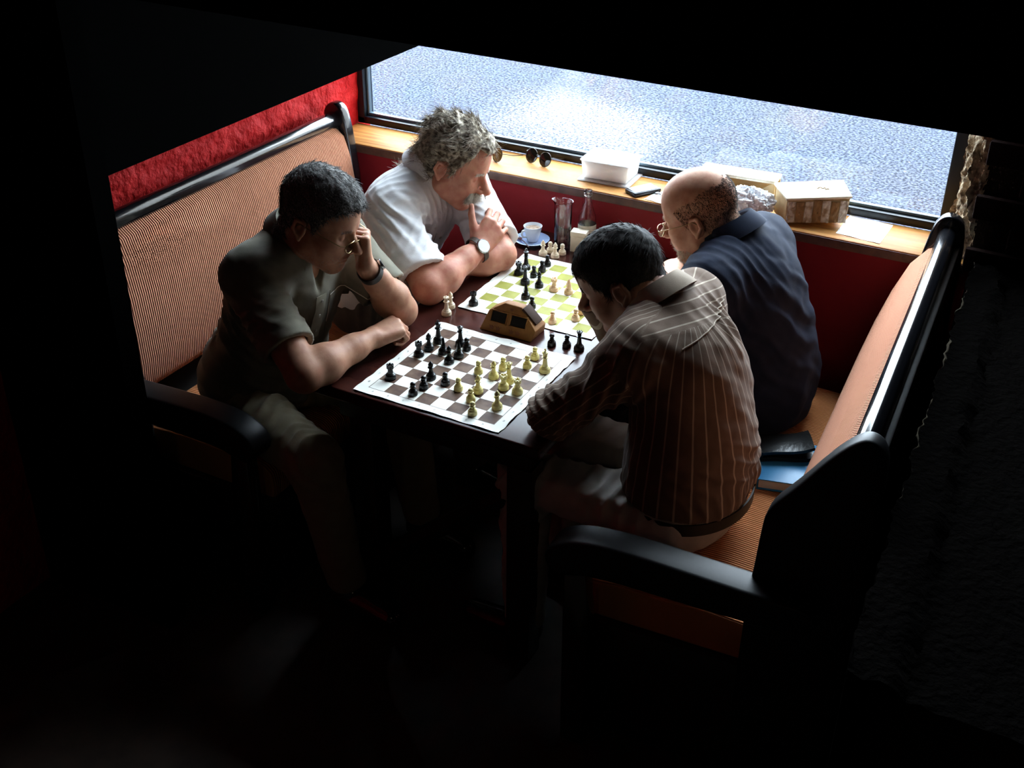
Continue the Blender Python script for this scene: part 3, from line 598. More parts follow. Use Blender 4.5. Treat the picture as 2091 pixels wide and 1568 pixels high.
# ------------------------------------------------------------------ soft-body modelling: distance fields meshed with surface nets
f32 = np.float32
V3 = lambda *a: np.array(a, float)
def unit(v): v = np.asarray(v, float); return v / np.linalg.norm(v)
def cone(a, b, ra, rb):
    a = np.asarray(a, float); b = np.asarray(b, float); ba = b - a; L2 = max(ba @ ba, 1e-12); m = max(ra, rb)
    def fn(P):
        q = P - a.astype(f32); h = np.clip((q @ ba.astype(f32)) / f32(L2), 0, 1)
        return np.sqrt(((q - h[..., None] * ba.astype(f32)) ** 2).sum(-1)) - (ra + (rb - ra) * h)
    return fn, np.minimum(a, b) - m, np.maximum(a, b) + m
def ell(c, r, R=None):
    c = np.asarray(c, float); r = np.asarray(r, float); R = np.eye(3) if R is None else R; m = r.max()
    def fn(P):
        q = (P - c.astype(f32)) @ R.astype(f32); k0 = np.sqrt(((q / r.astype(f32)) ** 2).sum(-1)); k1 = np.sqrt(((q / (r * r).astype(f32)) ** 2).sum(-1))
        return k0 * (k0 - 1) / np.maximum(k1, 1e-6)
    e = np.abs(R) @ r
    return fn, c - e, c + e
def off(pr, d): fn, lo, hi = pr; return (lambda P: fn(P) - d), lo - d, hi + d
def half(p, n):   # keeps the side n points away from
    p = np.asarray(p, float).astype(f32); n = unit(n).astype(f32)
    return lambda P: (P - p) @ n
class Vox:
    def __init__(s, lo, hi, res):
        s.lo = np.asarray(lo, float); s.res = res; n = np.ceil((np.asarray(hi, float) - s.lo) / res).astype(int) + 1
        s.n = n; s.D = np.full(n, .06, f32)
    def blk(s, lo, hi):
        i0 = np.clip(np.floor((lo - s.lo) / s.res).astype(int), 0, s.n); i1 = np.clip(np.ceil((hi - s.lo) / s.res).astype(int) + 1, 0, s.n)
        if (i1 <= i0).any(): return None, None
        ax = [(s.lo[k] + s.res * np.arange(i0[k], i1[k])).astype(f32) for k in range(3)]
        return tuple(slice(a, b) for a, b in zip(i0, i1)), np.stack(np.meshgrid(*ax, indexing='ij'), -1)
    def u(s, pr, k=.01):
        fn, lo, hi = pr; m = k + 2 * s.res + .004; sl, P = s.blk(lo - m, hi + m)
        if sl is None: return s
        a = s.D[sl]; b = fn(P).astype(f32); h = np.clip(.5 + .5 * (a - b) / k, 0, 1); s.D[sl] = a * (1 - h) + b * h - k * h * (1 - h); return s
    def c(s, pr, k=.006):     # smooth carve
        fn, lo, hi = pr; m = k + 2 * s.res; sl, P = s.blk(lo - m, hi + m)
        if sl is None: return s
        a = s.D[sl]; b = -fn(P).astype(f32); h = np.clip(.5 - .5 * (a - b) / k, 0, 1); s.D[sl] = a * (1 - h) + b * h + k * h * (1 - h); return s
    def allP(s): return s.blk(s.lo, s.lo + s.res * (s.n - 1))[1]
    def cut(s, fn): s.D = np.maximum(s.D, fn(s.allP()).astype(f32)); return s
    def mesh(s):
        D = s.D.copy(); D[[0, -1]] = .01; D[:, [0, -1]] = .01; D[:, :, [0, -1]] = .01
        Sg = D < 0; n = np.array(D.shape) - 1
        cn = [Sg[i:n[0] + i, j:n[1] + j, k:n[2] + k] for i in (0, 1) for j in (0, 1) for k in (0, 1)]
        anyc = np.logical_or.reduce(cn); allc = np.logical_and.reduce(cn); act = anyc & ~allc
        idx = np.argwhere(act); mp = np.full(act.shape, -1, np.int32); mp[act] = np.arange(len(idx))
        offs = np.array([(i, j, k) for i in (0, 1) for j in (0, 1) for k in (0, 1)])
        val = np.stack([D[tuple((idx + o).T)] for o in offs], 1); acc = np.zeros((len(idx), 3)); cnt = np.zeros(len(idx))
        for a in range(8):
            for b in range(a + 1, 8):
                if np.abs(offs[a] - offs[b]).sum() != 1: continue
                va, vb = val[:, a], val[:, b]; m = (va < 0) != (vb < 0); t = np.where(m, va / np.where(m, va - vb, 1), 0)
                acc += np.where(m[:, None], offs[a] + t[:, None] * (offs[b] - offs[a]), 0); cnt += m
        V = s.lo + s.res * (idx + acc / cnt[:, None]); F = []
        for ax in range(3):
            o = [0, 0, 0]; o[ax] = 1; sl0 = [slice(None)] * 3; sl1 = [slice(None)] * 3; sl0[ax] = slice(0, -1); sl1[ax] = slice(1, None)
            A, Bq = Sg[tuple(sl0)], Sg[tuple(sl1)]; e = np.argwhere(A != Bq); b1, b2 = [k for k in range(3) if k != ax]
            e = e[(e[:, b1] > 0) & (e[:, b2] > 0) & (e[:, b1] < n[b1]) & (e[:, b2] < n[b2])]
            q = []
            for d1, d2 in ((-1, -1), (0, -1), (0, 0), (-1, 0)):
                t = e.copy(); t[:, b1] += d1; t[:, b2] += d2; q.append(mp[tuple(t.T)])
            q = np.stack(q, 1); flip = A[tuple(e.T)]
            if ax == 1: flip = ~flip
            q[~flip] = q[~flip][:, ::-1]; F.append(q)
        F = np.concatenate(F); F = F[(F >= 0).all(1)]
        return V, F
def np_mesh(name, V, F, smooth=True):
    me = bpy.data.meshes.new(name); V = np.asarray(V, np.float32); F = np.asarray(F, np.int32); k = F.shape[1]
    me.vertices.add(len(V)); me.vertices.foreach_set('co', V.ravel()); me.loops.add(F.size); me.loops.foreach_set('vertex_index', F.ravel())
    me.polygons.add(len(F)); me.polygons.foreach_set('loop_start', np.arange(len(F), dtype=np.int32) * k); me.polygons.foreach_set('loop_total', np.full(len(F), k, np.int32))
    me.update(calc_edges=True); me.polygons.foreach_set('use_smooth', np.full(len(F), smooth)); me.update()
    return me
def vnormals(V, F):
    a, b, c, d = (V[F[:, i]] for i in range(4)); n = np.cross(c - a, d - b); N = np.zeros_like(V)
    for i in range(4): np.add.at(N, F[:, i], n)
    return N / np.maximum(np.linalg.norm(N, axis=1), 1e-9)[:, None]
def joinVF(parts):
    V = []; F = []; o = 0
    for v, f in parts: V.append(v); F.append(f + o); o += len(v)
    return np.concatenate(V), np.concatenate(F)
def folds(V, F, sets, base=.0022, sc=9.):
    N = vnormals(V, F); x, y, z = V.T
    w = base * hash3((x * sc * 2, y * sc * 2.3, z * sc * 1.7)) + base * .6 * hash3((x * sc * 5, y * sc * 4 + z * sc, z * sc * 5))
    for c, R, d, lam, amp in sets:
        q = V - np.asarray(c); fall = np.exp(-((q / np.asarray(R)) ** 2).sum(1)); d = unit(d)
        ph = q @ d / lam * 2 * math.pi + 1.6 * hash3((x * 11, y * 12, z * 10)) + .8 * hash3((x * 25, y * 21, z * 23))
        r = (.5 + .5 * np.sin(ph)); w = w + fall * amp * 1.6 * (r ** 2 * 1.6 - .6)
    return V + N * w[:, None]
def frame(fwd, up):
    f = unit(fwd); l = unit(np.cross(up, f)); u = np.cross(f, l); return np.stack([f, l, u], 1)      # columns forward, left, up
# ------------------------------------------------------------------ hands
def rotv(v, ax, ang): ax = unit(ax); c, s = math.cos(ang), math.sin(ang); v = np.asarray(v, float); return v * c + np.cross(ax, v) * s + ax * (ax @ v) * (1 - c)
def hand(W, d, b, thumb, curls, spl=.06, th=((.75, .62, -.25), (.9, .25, -.2)), sc=1.0):
    """W wrist, d towards the knuckles, b normal of the back of the hand, thumb=+1/-1 side of cross(d,b); returns cones, nails"""
    d = unit(d); b = unit(b - (np.asarray(b) @ d) * d); t = np.cross(d, b) * thumb; W = np.asarray(W, float); out = []; nails = []
    kx = [.029, .010, -.010, -.028]; kd = [.086, .089, .084, .076]; ln = [(.043, .026, .021), (.047, .030, .022), (.043, .028, .021), (.034, .021, .019)]; rad = [.0092, .0095, .0090, .0080]
    for i in range(4):
        k = W + sc * (d * kd[i] + t * kx[i] + b * (.002 - abs(i - 1.2) * .0014)); st = W + sc * (d * .004 + t * kx[i] * .55)
        out.append((cone(st, k, .0155 * sc, .0112 * sc), .010))
        out.append((cone(st - b * .006, k - d * .012 - b * .007, .014 * sc, .0095 * sc), .012))
        dr = rotv(d, b, -thumb * spl * (1.2 - i) * 1.0); p = k; ang = 0
        for j in range(3):
            ang += math.radians(curls[i][j]); v = rotv(dr, t * thumb, -ang * thumb) if False else dr * math.cos(ang) - b * math.sin(ang)
            q = p + v * ln[i][j] * sc; r0 = rad[i] * sc * (1 - .08 * j); r1 = rad[i] * sc * (.93 - .09 * j)
            out.append((cone(p, q, r0 * (1.06 if j else 1.12), r1), .0035)); p = q
        nails.append((p, v, b * math.cos(ang) + dr * math.sin(ang)))
    tb = W + sc * (d * .022 + t * .020 - b * .008); v1 = unit(d * th[0][0] + t * th[0][1] + b * th[0][2]); v2 = unit(d * th[1][0] + t * th[1][1] + b * th[1][2])
    m1 = tb + v1 * .044 * sc; m2 = m1 + unit(v1 + v2) * .032 * sc; m3 = m2 + v2 * .026 * sc
    out += [(cone(tb - d * .01, m1, .0165 * sc, .0125 * sc), .012), (cone(m1, m2, .0118 * sc, .0102 * sc), .004), (cone(m2, m3, .0102 * sc, .0078 * sc), .003)]
    return out
def limb_mesh(E, Wr, hnd, ua=None, re=.047, rw=.028, res=.0033, fat=1.0, sock=None):
    """upper arm stub, forearm with muscle belly, hand"""
    E = np.asarray(E, float); Wr = np.asarray(Wr, float); pts = [E, Wr] + [p for (f, lo, hi), k in hnd for p in (lo, hi)] + ([np.asarray(ua)] if ua is not None else [])
    lo = np.min(pts, 0) - .062; hi = np.max(pts, 0) + .062; vx = Vox(lo, hi, res); mid = E + (Wr - E) * .28
    if ua is not None: vx.u(cone(ua, E, .052 * fat, re * .92), .02)
    vx.u(cone(E, mid, re * .95, re * 1.02), .015); vx.u(cone(mid, E + (Wr - E) * .72, re * 1.0, rw * 1.22), .02); vx.u(cone(E + (Wr - E) * .70, Wr, rw * 1.22, rw), .02)
    for pr, k in hnd: vx.u(pr, k)
    return vx.mesh()
# ------------------------------------------------------------------ heads (local frame: x forward, y left, z up)
def head_mesh(neck_to, nose=1.0, jaw=1.0, brow=1.0, full=1.0, res=.0026, chin=0., lipopen=0., nr=.058):
    vx = Vox((-.16, -.115, -.26), (.155, .115, .155), res)
    vx.u(ell((-.016, 0, .036), (.098, .076, .088)), .01); vx.u(ell((.030, 0, .030), (.066, .066, .074)), .03)
    vx.u(ell((.030, 0, -.045), (.064 * full, .060 * full, .078)), .03)
    for s in (1, -1):
        vx.u(cone((.0, s * .052 * jaw, -.070), (.064, s * .018, -.108), .022, .020), .025)         # jaw line
        vx.u(ell((.058, s * .040, -.030), (.026, .024, .024)), .022)                                  # cheekbone
        vx.u(ell((.060, s * .034, -.060), (.024, .022, .026)), .02)                                   # cheek
        vx.u(cone((.086, s * .012, .012), (.072, s * .046, .014), .0095 * brow, .0085 * brow), .014)  # brow ridge
    vx.u(ell((.072 + chin, 0, -.110), (.020, .026, .018)), .02)
    for s in (1, -1): vx.c(ell((.098, s * .031, -.006), (.020, .019, .0135)), .014)                   # sockets
    for s in (1, -1):
        vx.u(ell((.0755, s * .031, -.007), (.0125, .0145, .0115)), .004)                               # lidded eyes
        vx.u(cone((.080, s * .019, .0045), (.077, s * .043, .0035), .0036, .0030), .004)              # upper lid fold
        vx.u(cone((.080, s * .020, -.021), (.073, s * .042, -.020), .0040, .0036), .006)              # bag below the eye
    vx.u(cone((.086, 0, .004), (.104 + .012 * nose, 0, -.036), .0078, .0108 * nose), .008); vx.u(ell((.108 + .012 * nose, 0, -.040), (.0115 * nose, .0118 * nose, .0105)), .006)
    for s in (1, -1):
        vx.u(ell((.099 + .006 * nose, s * .0125 * nose, -.0445), (.0115, .0075, .0078)), .005); vx.c(ell((.106 + .006 * nose, s * .0065, -.053), (.0055, .0038, .0045)), .003)
        vx.u(cone((.094, s * .018, -.046), (.078, s * .031, -.078), .0050, .0045), .010)              # smile fold
    vx.u(cone((.091, .020, -.0735), (.091, -.020, -.0735), .0062, .0062), .005); vx.u(ell((.094, 0, -.0735), (.007, .018, .005)), .004)
    vx.u(ell((.0905, 0, -.0865), (.0085, .020, .0062)), .004); vx.c(cone((.101, .020, -.0800 - lipopen * .001), (.101, -.020, -.0800), .0032, .0032), .003)
    vx.c(ell((.097, 0, -.0975), (.010, .020, .006)), .008)
    for s in (1, -1):                                                                                  # ears
        R = frame((.93, s * .30, -.12), (.1, 0, 1)); c0 = V3(-.014, s * .079, -.014)
        vx.u(ell(c0, (.019, .0075, .031), R), .004)
        vx.u(cone(c0 + V3(.010, s * .001, .02), c0 + V3(-.012, s * .010, .024), .0050, .0050), .004); vx.u(cone(c0 + V3(-.012, s * .010, .024), c0 + V3(-.016, s * .010, -.002), .0050, .0045), .004)
        vx.u(cone(c0 + V3(-.016, s * .010, -.002), c0 + V3(.004, s * .004, -.028), .0045, .0060), .004)
        vx.c(ell(c0 + V3(.002, s * .012, .004), (.0095, .0085, .016), R), .004)
    nt_ = np.asarray(neck_to, float); vx.u(cone((-.028, 0, -.062), nt_, nr, nr * 1.08), .03)
    vx.u(cone((-.05, 0, -.03), nt_ + V3(-.02, 0, 0), .045, .055), .03)
    return vx.mesh()
def strands(V, F, n, length, direction, rad=.0007, curl=.0, seg=3, rng=None, spread=.35, mask=None, lift=.35):
    """thin tapering hairs grown from a mesh, as one vertex/face block (quads)"""
    rng = rng or np.random.default_rng(3); N = vnormals(V, F)
    if mask is not None:
        F = F[mask(V[F].mean(1))]
        if len(F) == 0: return np.zeros((0, 3)), np.zeros((0, 4), int)
    fi = rng.integers(0, len(F), int(n * 1.6)); w = rng.random((len(fi), 2))
    A = V[F[fi]]; p = (A[:, 0] * (1 - w[:, :1]) + A[:, 1] * w[:, :1]) * (1 - w[:, 1:]) + (A[:, 3] * (1 - w[:, :1]) + A[:, 2] * w[:, :1]) * w[:, 1:]; nn = N[F[fi, 0]]
    if mask is not None: m = mask(p); p, nn = p[m], nn[m]
    p, nn = p[:n], nn[:n]; n = len(p)
    dv = direction(p, nn) if callable(direction) else np.tile(np.asarray(direction, float), (n, 1))
    dv = dv - (dv * nn).sum(1, keepdims=True) * nn; dv /= np.maximum(np.linalg.norm(dv, axis=1), 1e-6)[:, None]
    dv = dv + rng.normal(0, spread, (n, 3)); dv /= np.linalg.norm(dv, axis=1)[:, None]; L = length * rng.uniform(.55, 1.25, n)
    cu = rng.normal(0, 1, (n, 3)) * curl; side = np.cross(dv, nn); side /= np.maximum(np.linalg.norm(side, axis=1), 1e-6)[:, None]; up = np.cross(side, dv)
    Vs = []; pos = p - nn * .002; dr = dv * (1 - lift) + nn * lift; dr /= np.linalg.norm(dr, axis=1)[:, None]
    for j in range(seg + 1):
        r = rad * (1 - .8 * j / seg)
        for k in range(3): a = k * 2.094; Vs.append(pos + (side * math.cos(a) + up * math.sin(a)) * r)
        pos = pos + dr * (L / seg)[:, None]; dr = dr + cu * (1 + .5 * np.sin(j * 2.1)) - nn * .10; dr /= np.linalg.norm(dr, axis=1)[:, None]
    Vs = np.stack(Vs, 1); m = 3 * (seg + 1); Fs = []
    for j in range(seg):
        for k in range(3): Fs.append((j * 3 + k, j * 3 + (k + 1) % 3, (j + 1) * 3 + (k + 1) % 3, (j + 1) * 3 + k))
    return Vs.reshape(-1, 3), (np.arange(n)[:, None, None] * m + np.array(Fs)[None]).reshape(-1, 4)
def hair_shell(zmin, thick, zmax=None, noise=.004, res=.0035, extra=(), ear=True):
    """scalp volume above the hairline zmin(x); thick(x, y, z) in metres"""
    vx = Vox((-.20, -.135, -.17), (.14, .135, .20), res); P = vx.allP(); x, y, z = P[..., 0], P[..., 1], P[..., 2]
    sk = Vox((-.20, -.135, -.17), (.14, .135, .20), res); sk.u(ell((-.016, 0, .036), (.098, .076, .088)), .01); sk.u(ell((.030, 0, .030), (.066, .066, .074)), .03); sk.u(cone((-.05, 0, -.03), (-.07, 0, -.12), .045, .05), .03)
    for e in extra: sk.u(e, .02)
    D = sk.D
    far = D > .055
    nz = hash3((x * 60, y * 60, z * 60)) * noise + hash3((x * 140, y * 130, z * 150)) * noise * .5
    D = D - thick(x, y, z) - nz
    hl = zmin(x, y) + hash3((x * 90, y * 90, z * 70)) * .004 - z
    D = np.maximum(D, hl * .8)
    if zmax is not None: D = np.maximum(D, (z - zmax(x, y)) * .8)
    if ear:
        for s in (1, -1): e = ell((-.008, s * .085, -.016), (.026, .03, .036)); D = np.maximum(D, -e[0](P))
    D[far] = .05; vx.D = D.astype(f32); return vx.mesh()
# ------------------------------------------------------------------ people
def fabric(name, c1, c2, rough=.85, weave=420):
    return M(name, c1, rough, spec=.15, sheen=.12, var=(c2, 26, .4, .7), bump=(weave, .25, .0012))
skin_m = {}
def skin(name, c, c2): return M(name, c, .56, spec=.34, var=(c2, 38, .38, .68), bump=(260, .18, .0012), sss=.12)
def hairmat(name, c, c2, sc=170): return M(name, c, .72, spec=.18, var=(c2, sc, .42, .62))
def person(sp):
    root = tag(empty('person', (sp['pel'][0], sp['pel'][1], 0)), sp['label'], 'person', 'men playing chess in the booth'); O = np.array([sp['pel'][0], sp['pel'][1], 0.])
    def put(name, VF, mat, parent=root, label=None):
        V, F = VF; me = np_mesh(name, V - O, F); o = link(name, me, mat, parent)
        if label: o['label'] = label
        return o
    pel, bel, che, N = (V3(*sp[k]) for k in ('pel', 'bel', 'che', 'N')); S_ = [V3(*sp['SR']), V3(*sp['SL'])]; E_ = [V3(*sp['ER']), V3(*sp['EL'])]; W_ = [V3(*sp['WR']), V3(*sp['WL'])]
    lat = unit(S_[1] - S_[0]); fh = unit(np.cross(lat, (0, 0, 1.))); fat = sp.get('fat', 1.)
    def fr(up): u = unit(up); f = unit(fh - (fh @ u) * u); return np.stack([f, np.cross(u, f), u], 1)
    Rp = fr(bel - pel + V3(0, 0, .1)); Rb = fr(che - pel); Rc = fr(N - bel)
    w = sp.get('wide', 1.)
    torso = [(ell(pel, (.125 * fat, .172 * w, .115), Rp), .02), (ell(bel, (.128 * fat, .160 * w, .140), Rb), .07), (ell(che, (.118, .168 * w, .155), Rc), .07),
             (cone(S_[0] * .9 + N * .1, S_[1] * .9 + N * .1, .066, .066), .05), (cone(N - unit(N - che) * .01, S_[0] * .75 + N * .25, .054, .050), .04), (cone(N - unit(N - che) * .01, S_[1] * .75 + N * .25, .054, .050), .04)]
    allp = [pel, bel, che, N] + S_ + E_
    # ---- head
    Rh = frame((math.cos(sp['yaw']) * math.cos(sp['pitch']), math.sin(sp['yaw']) * math.cos(sp['pitch']), -math.sin(sp['pitch'])), (0, 0, 1)); ro = sp.get('roll', 0)
    Rh = Rh @ np.array([[1, 0, 0], [0, math.cos(ro), -math.sin(ro)], [0, math.sin(ro), math.cos(ro)]]); H = V3(*sp['head'])
    hw = lambda V: H + V @ Rh.T
    nl = (N - V3(0, 0, .03) - H) @ Rh
    hv, hf = head_mesh(nl, **sp.get('hp', {})); HV = hw(hv)
    parts = [(HV, hf)]
    # ---- arms, shoulders (under the shirt)
    for i in (0, 1):
        ua = S_[i] + (E_[i] - S_[i]) * .25
        parts.append(limb_mesh(E_[i], W_[i], sp['hands'][i], ua, fat=sp.get('armfat', 1.), re=.047 * sp.get('armfat', 1.)))
    vx = Vox(np.min(allp[2:6], 0) - .15, np.max(allp[2:6], 0) + .12, .008)
    for pr, k in torso[2:]: vx.u(off(pr, -.006), k)
    for i in (0, 1): vx.u(cone(S_[i], S_[i] + (E_[i] - S_[i]) * .6, .048, .044), .03)
    vx.u(cone(N - V3(0, 0, .05), N + (H - N) * .45, .056, .052), .03); parts.append(vx.mesh())
    body = put('body', joinVF(parts), sp['skin'])
    # ---- shirt
    lo = np.min(allp + W_, 0) - .20; hi = np.max(allp + (W_ if sp.get('long') else []), 0) + .15; hi[2] = max(hi[2], N[2] + .10)
    lo[2] = pel[2] - .16; vx = Vox(lo, hi, .0052); g = sp.get('loose', .012)
    for pr, k in torso[1:]: vx.u(off(pr, g), k)
    hem = sp.get('hem', -.05)
    vx.u(off(ell(pel + V3(0, 0, .03), (.128 * fat, .170 * w, .12), Rp), g + sp.get('skirt', .004)), .05)
    for i in (0, 1):
        d = unit(E_[i] - S_[i]); L = np.linalg.norm(E_[i] - S_[i])
        if sp.get('long'):
            d2 = unit(W_[i] - E_[i]); fl = .72 if sp.get('rolled') else .97; e2 = E_[i] + (W_[i] - E_[i]) * fl
            vx.u(cone(S_[i], E_[i], .066, .058), .045); c2 = cone(E_[i], e2 + d2 * .03, .060, .044); hp = half(e2, d2)
            vx.u((lambda P, f=c2[0], h=hp: np.maximum(f(P), h(P)), c2[1], c2[2]), .02)
            cc = cone(e2 - d2 * .02, e2 + d2 * .06, .033, .036); vx.c(cc, .003)
        else:
            e2 = S_[i] + d * L * sp['sleeve']; c2 = cone(S_[i], e2 + d * .03, .066, sp.get('slr', .068)); hp = half(e2, d)
            vx.u((lambda P, f=c2[0], h=hp: np.maximum(f(P), h(P)), c2[1], c2[2]), .04)
            vx.c(cone(e2 - d * .035, e2 + d * .06, .047, sp.get('slr', .068) - .008), .003)
    vx.cut(half(pel + V3(0, 0, hem), (0, 0, -1)))
    nd_ = unit(H - N + V3(0, 0, .10)); vx.c(cone(N + nd_ * .028, N + nd_ * .12, .060, .075), .012)
    if sp.get('vneck'):
        fw = Rc[:, 0]; vx.c(cone(N + fw * .055 + nd_ * .02, N + fw * .115 - Rc[:, 2] * .085, .030, .004), .008)
    sv, sf = vx.mesh(); sv = folds(sv, sf, sp['folds'], base=sp.get('wr', .0022))
    if sp.get('stripes'):
        q = sv - che; co = np.arctan2(q @ lat, -(q @ fh) + .02) * .155
        for i in (0, 1):
            a, b = S_[i], E_[i]; ax = unit(b - a); t_ = (sv - a) @ ax; rad = sv - a - t_[:, None] * ax; ref = unit(np.cross(ax, Rc[:, 2])); ref2 = np.cross(ax, ref)
            ang = np.arctan2(rad @ ref, rad @ ref2) * .062; dist = np.linalg.norm(rad, axis=1); m = (dist < .078) & (t_ > .035) & (((sv - S_[i]) @ lat) * (1 if i else -1) > -.02); co[m] = ang[m]
        yk = (q @ Rc[:, 2]) > .118 - .0 * co; yk &= (q @ fh) < .06
        co2 = np.where(yk, (q @ Rc[:, 2]) * 1.0, co)
    shirt = put('shirt', (sv, sf), sp['shirt_m'], label=sp.get('shirt_l'))
    if sp.get('stripes'):
        at = shirt.data.attributes.new('stripe', 'FLOAT', 'POINT'); at.data.foreach_set('value', co2.astype(np.float32))
    # ---- collar
    u = nd_; f = unit(Rc[:, 0] - (Rc[:, 0] @ u) * u); l = np.cross(u, f); cb = MB(); gap = sp.get('gap', .55)
    prof = [(.064, .004), (.062, .022), (.063, .034), (.068, .038), (.075, .024), (.083, .006), (.088, -.008)]
    def cf(a, b):
        th = gap + (2 * math.pi - 2 * gap) * a; t = b * (len(prof) - 1); i = min(int(t), len(prof) - 2); k = t - i
        r = prof[i][0] * (1 - k) + prof[i + 1][0] * k; h = prof[i][1] * (1 - k) + prof[i + 1][1] * k
        fr_ = math.cos(th); pt = max(0, fr_ - .2); drop = (-.012 - .030 * pt * b) * (1 if fr_ > 0 else .3) - .004; tail = pt * b * .03
        sx_ = 1.10 + tail * 6; p = N + u * (h + drop + sp.get('colz', .043)) + (f * math.cos(th) * sx_ + l * math.sin(th)) * r * sp.get('colr', 1.05)
        return tuple(p - O)
    cb.grid(cf, 40, 12); link('collar', cb.mesh('collar', solid=.0022, smooth=True, angle=70), sp.get('collar_m', sp['shirt_m']), shirt)
    # ---- trousers and shoes
    hips = [pel - lat * .092 + V3(0, 0, -.02), pel + lat * .092 + V3(0, 0, -.02)]; K_ = [V3(*sp['KR']), V3(*sp['KL'])]; A_ = [V3(*sp['AR']), V3(*sp['AL'])]
    vx = Vox(np.min(hips + K_ + A_ + [pel], 0) - .21, np.max(hips + K_ + A_ + [pel], 0) + .21, .0075)
    vx.u(off(ell(pel, (.125 * fat, .172 * w, .115), Rp), .006), .02)
    for i in (0, 1):
        vx.u(cone(hips[i], K_[i], .092, .068), .05); vx.u(cone(K_[i], A_[i] + V3(0, 0, .03), .070, .058), .03)
    vx.cut(half(pel + V3(0, 0, sp.get('waist', .085)), (0, 0, 1))); vx.cut(half(V3(0, 0, .06), (0, 0, -1)))
    tv, tf = vx.mesh(); fs_ = []
    for i in (0, 1): fs_ += [(hips[i] * .7 + K_[i] * .3 + V3(0, 0, .06), (.12, .12, .10), unit(K_[i] - hips[i]) + V3(0, .3, 0), .045, .006), (K_[i], (.1, .1, .12), unit(K_[i] - hips[i]) + V3(0, 0, .6), .035, .006)]
    put('trousers', (folds(tv, tf, fs_, base=.003), tf), sp['trous_m'])
    for i in (0, 1):
        vx = Vox(A_[i] - V3(.30, .30, .10), A_[i] + V3(.30, .30, .12), .008); toe = A_[i] + fh * .17; vx.u(cone((*A_[i][:2], .045), (*toe[:2], .035), .045, .034), .02); vx.u(cone(A_[i] + V3(0, 0, .05), (*A_[i][:2], .05), .042, .046), .02); vx.cut(half(V3(0, 0, .002), (0, 0, -1))); put('shoe', vx.mesh(), black_lacquer)
    if sp.get('belt'):
        cb = MB(); wz = pel + V3(0, 0, sp.get('waist', .085) - .012)
        def bf(a, b): th = 2 * math.pi * a; rx, ry = .150 * fat, .193 * w; return tuple(wz + fh * math.cos(th) * rx * .97 + lat * math.sin(th) * ry * .97 + V3(0, 0, -.022 + .032 * b) - O)
        cb.grid(bf, 60, 3, True); link('belt', cb.mesh('belt', solid=.004, smooth=True, angle=50), sp['belt'], root)
    # ---- hair and facial hair
    if 'hair' in sp:
        hv2, hf2 = sp['hair'](); blocks = [(hw(hv2), hf2)]
        for s in sp.get('hairstr', []):
            kw = dict(s); n = kw.pop('n'); L = kw.pop('L'); dr = kw.pop('dir'); blocks.append((lambda a: (hw(a[0]), a[1]))(strands(hv2, hf2, n, L, dr, rng=np.random.default_rng(kw.pop('seed', 5)), **kw)))
        put('hair', joinVF(blocks), sp['hair_m'])
    for nm, kw, mt, lb in sp.get('face_hair', []):
        kw = dict(kw); n = kw.pop('n'); L = kw.pop('L'); dr = kw.pop('dir'); a = strands(hv, hf, n, L, dr, rng=np.random.default_rng(kw.pop('seed', 9)), **kw); put(nm, (hw(a[0]), a[1]), mt, label=lb)
    if 'glasses' in sp:
        gm, rimless = sp['glasses']; ge = empty('eyeglasses'); ge.parent = root
        ge.matrix_local = Matrix.Translation(Vector(H - O)) @ Matrix([[*Rh[0], 0], [*Rh[1], 0], [*Rh[2], 0], [0, 0, 0, 1]])
        go = sp.get('glass_off', (.112, -.018))
        for s in (1, -1):
            ring = [(go[0] - .0045 * math.cos(a) ** 2 + .002, s * .033 + .023 * math.cos(a), go[1] + .0165 * math.sin(a) + .002 * math.cos(2 * a)) for a in np.linspace(0, 2 * math.pi, 25)[:-1]]
            MB().tube(ring, .0011, 6, True).build('lens_rim', gm, ge, smooth=True)
            ln = MB(); c_ = (go[0], s * .033, go[1]); ln.add([c_] + [(x - .0002, y, z) for x, y, z in ring], [(0, i + 1, (i + 1) % 24 + 1) for i in range(24)]); link('lens', ln.mesh('lens', solid=.0012, smooth=True), glassm, ge)
            MB().tube([(go[0] - .004, s * .056, go[1] + .006), (go[0] - .012, s * .071, go[1] + .008), (.03, s * .082, go[1] + .014), (-.012, s * .087, go[1] + .020), (-.030, s * .086, go[1] + .004)], .0012, 6).build('temple', gm, ge, smooth=True)
        MB().tube([(go[0], .011, go[1] + .004), (go[0] + .004, 0, go[1] + .008), (go[0], -.011, go[1] + .004)], .0011, 6).build('bridge', gm, ge, smooth=True)
    root['_O'] = tuple(O)
    return root, O, dict(S=S_, E=E_, W=W_, Rc=Rc, lat=lat, fh=fh, che=che, N=N, H=H, Rh=Rh, hw=hw, shirt=shirt)
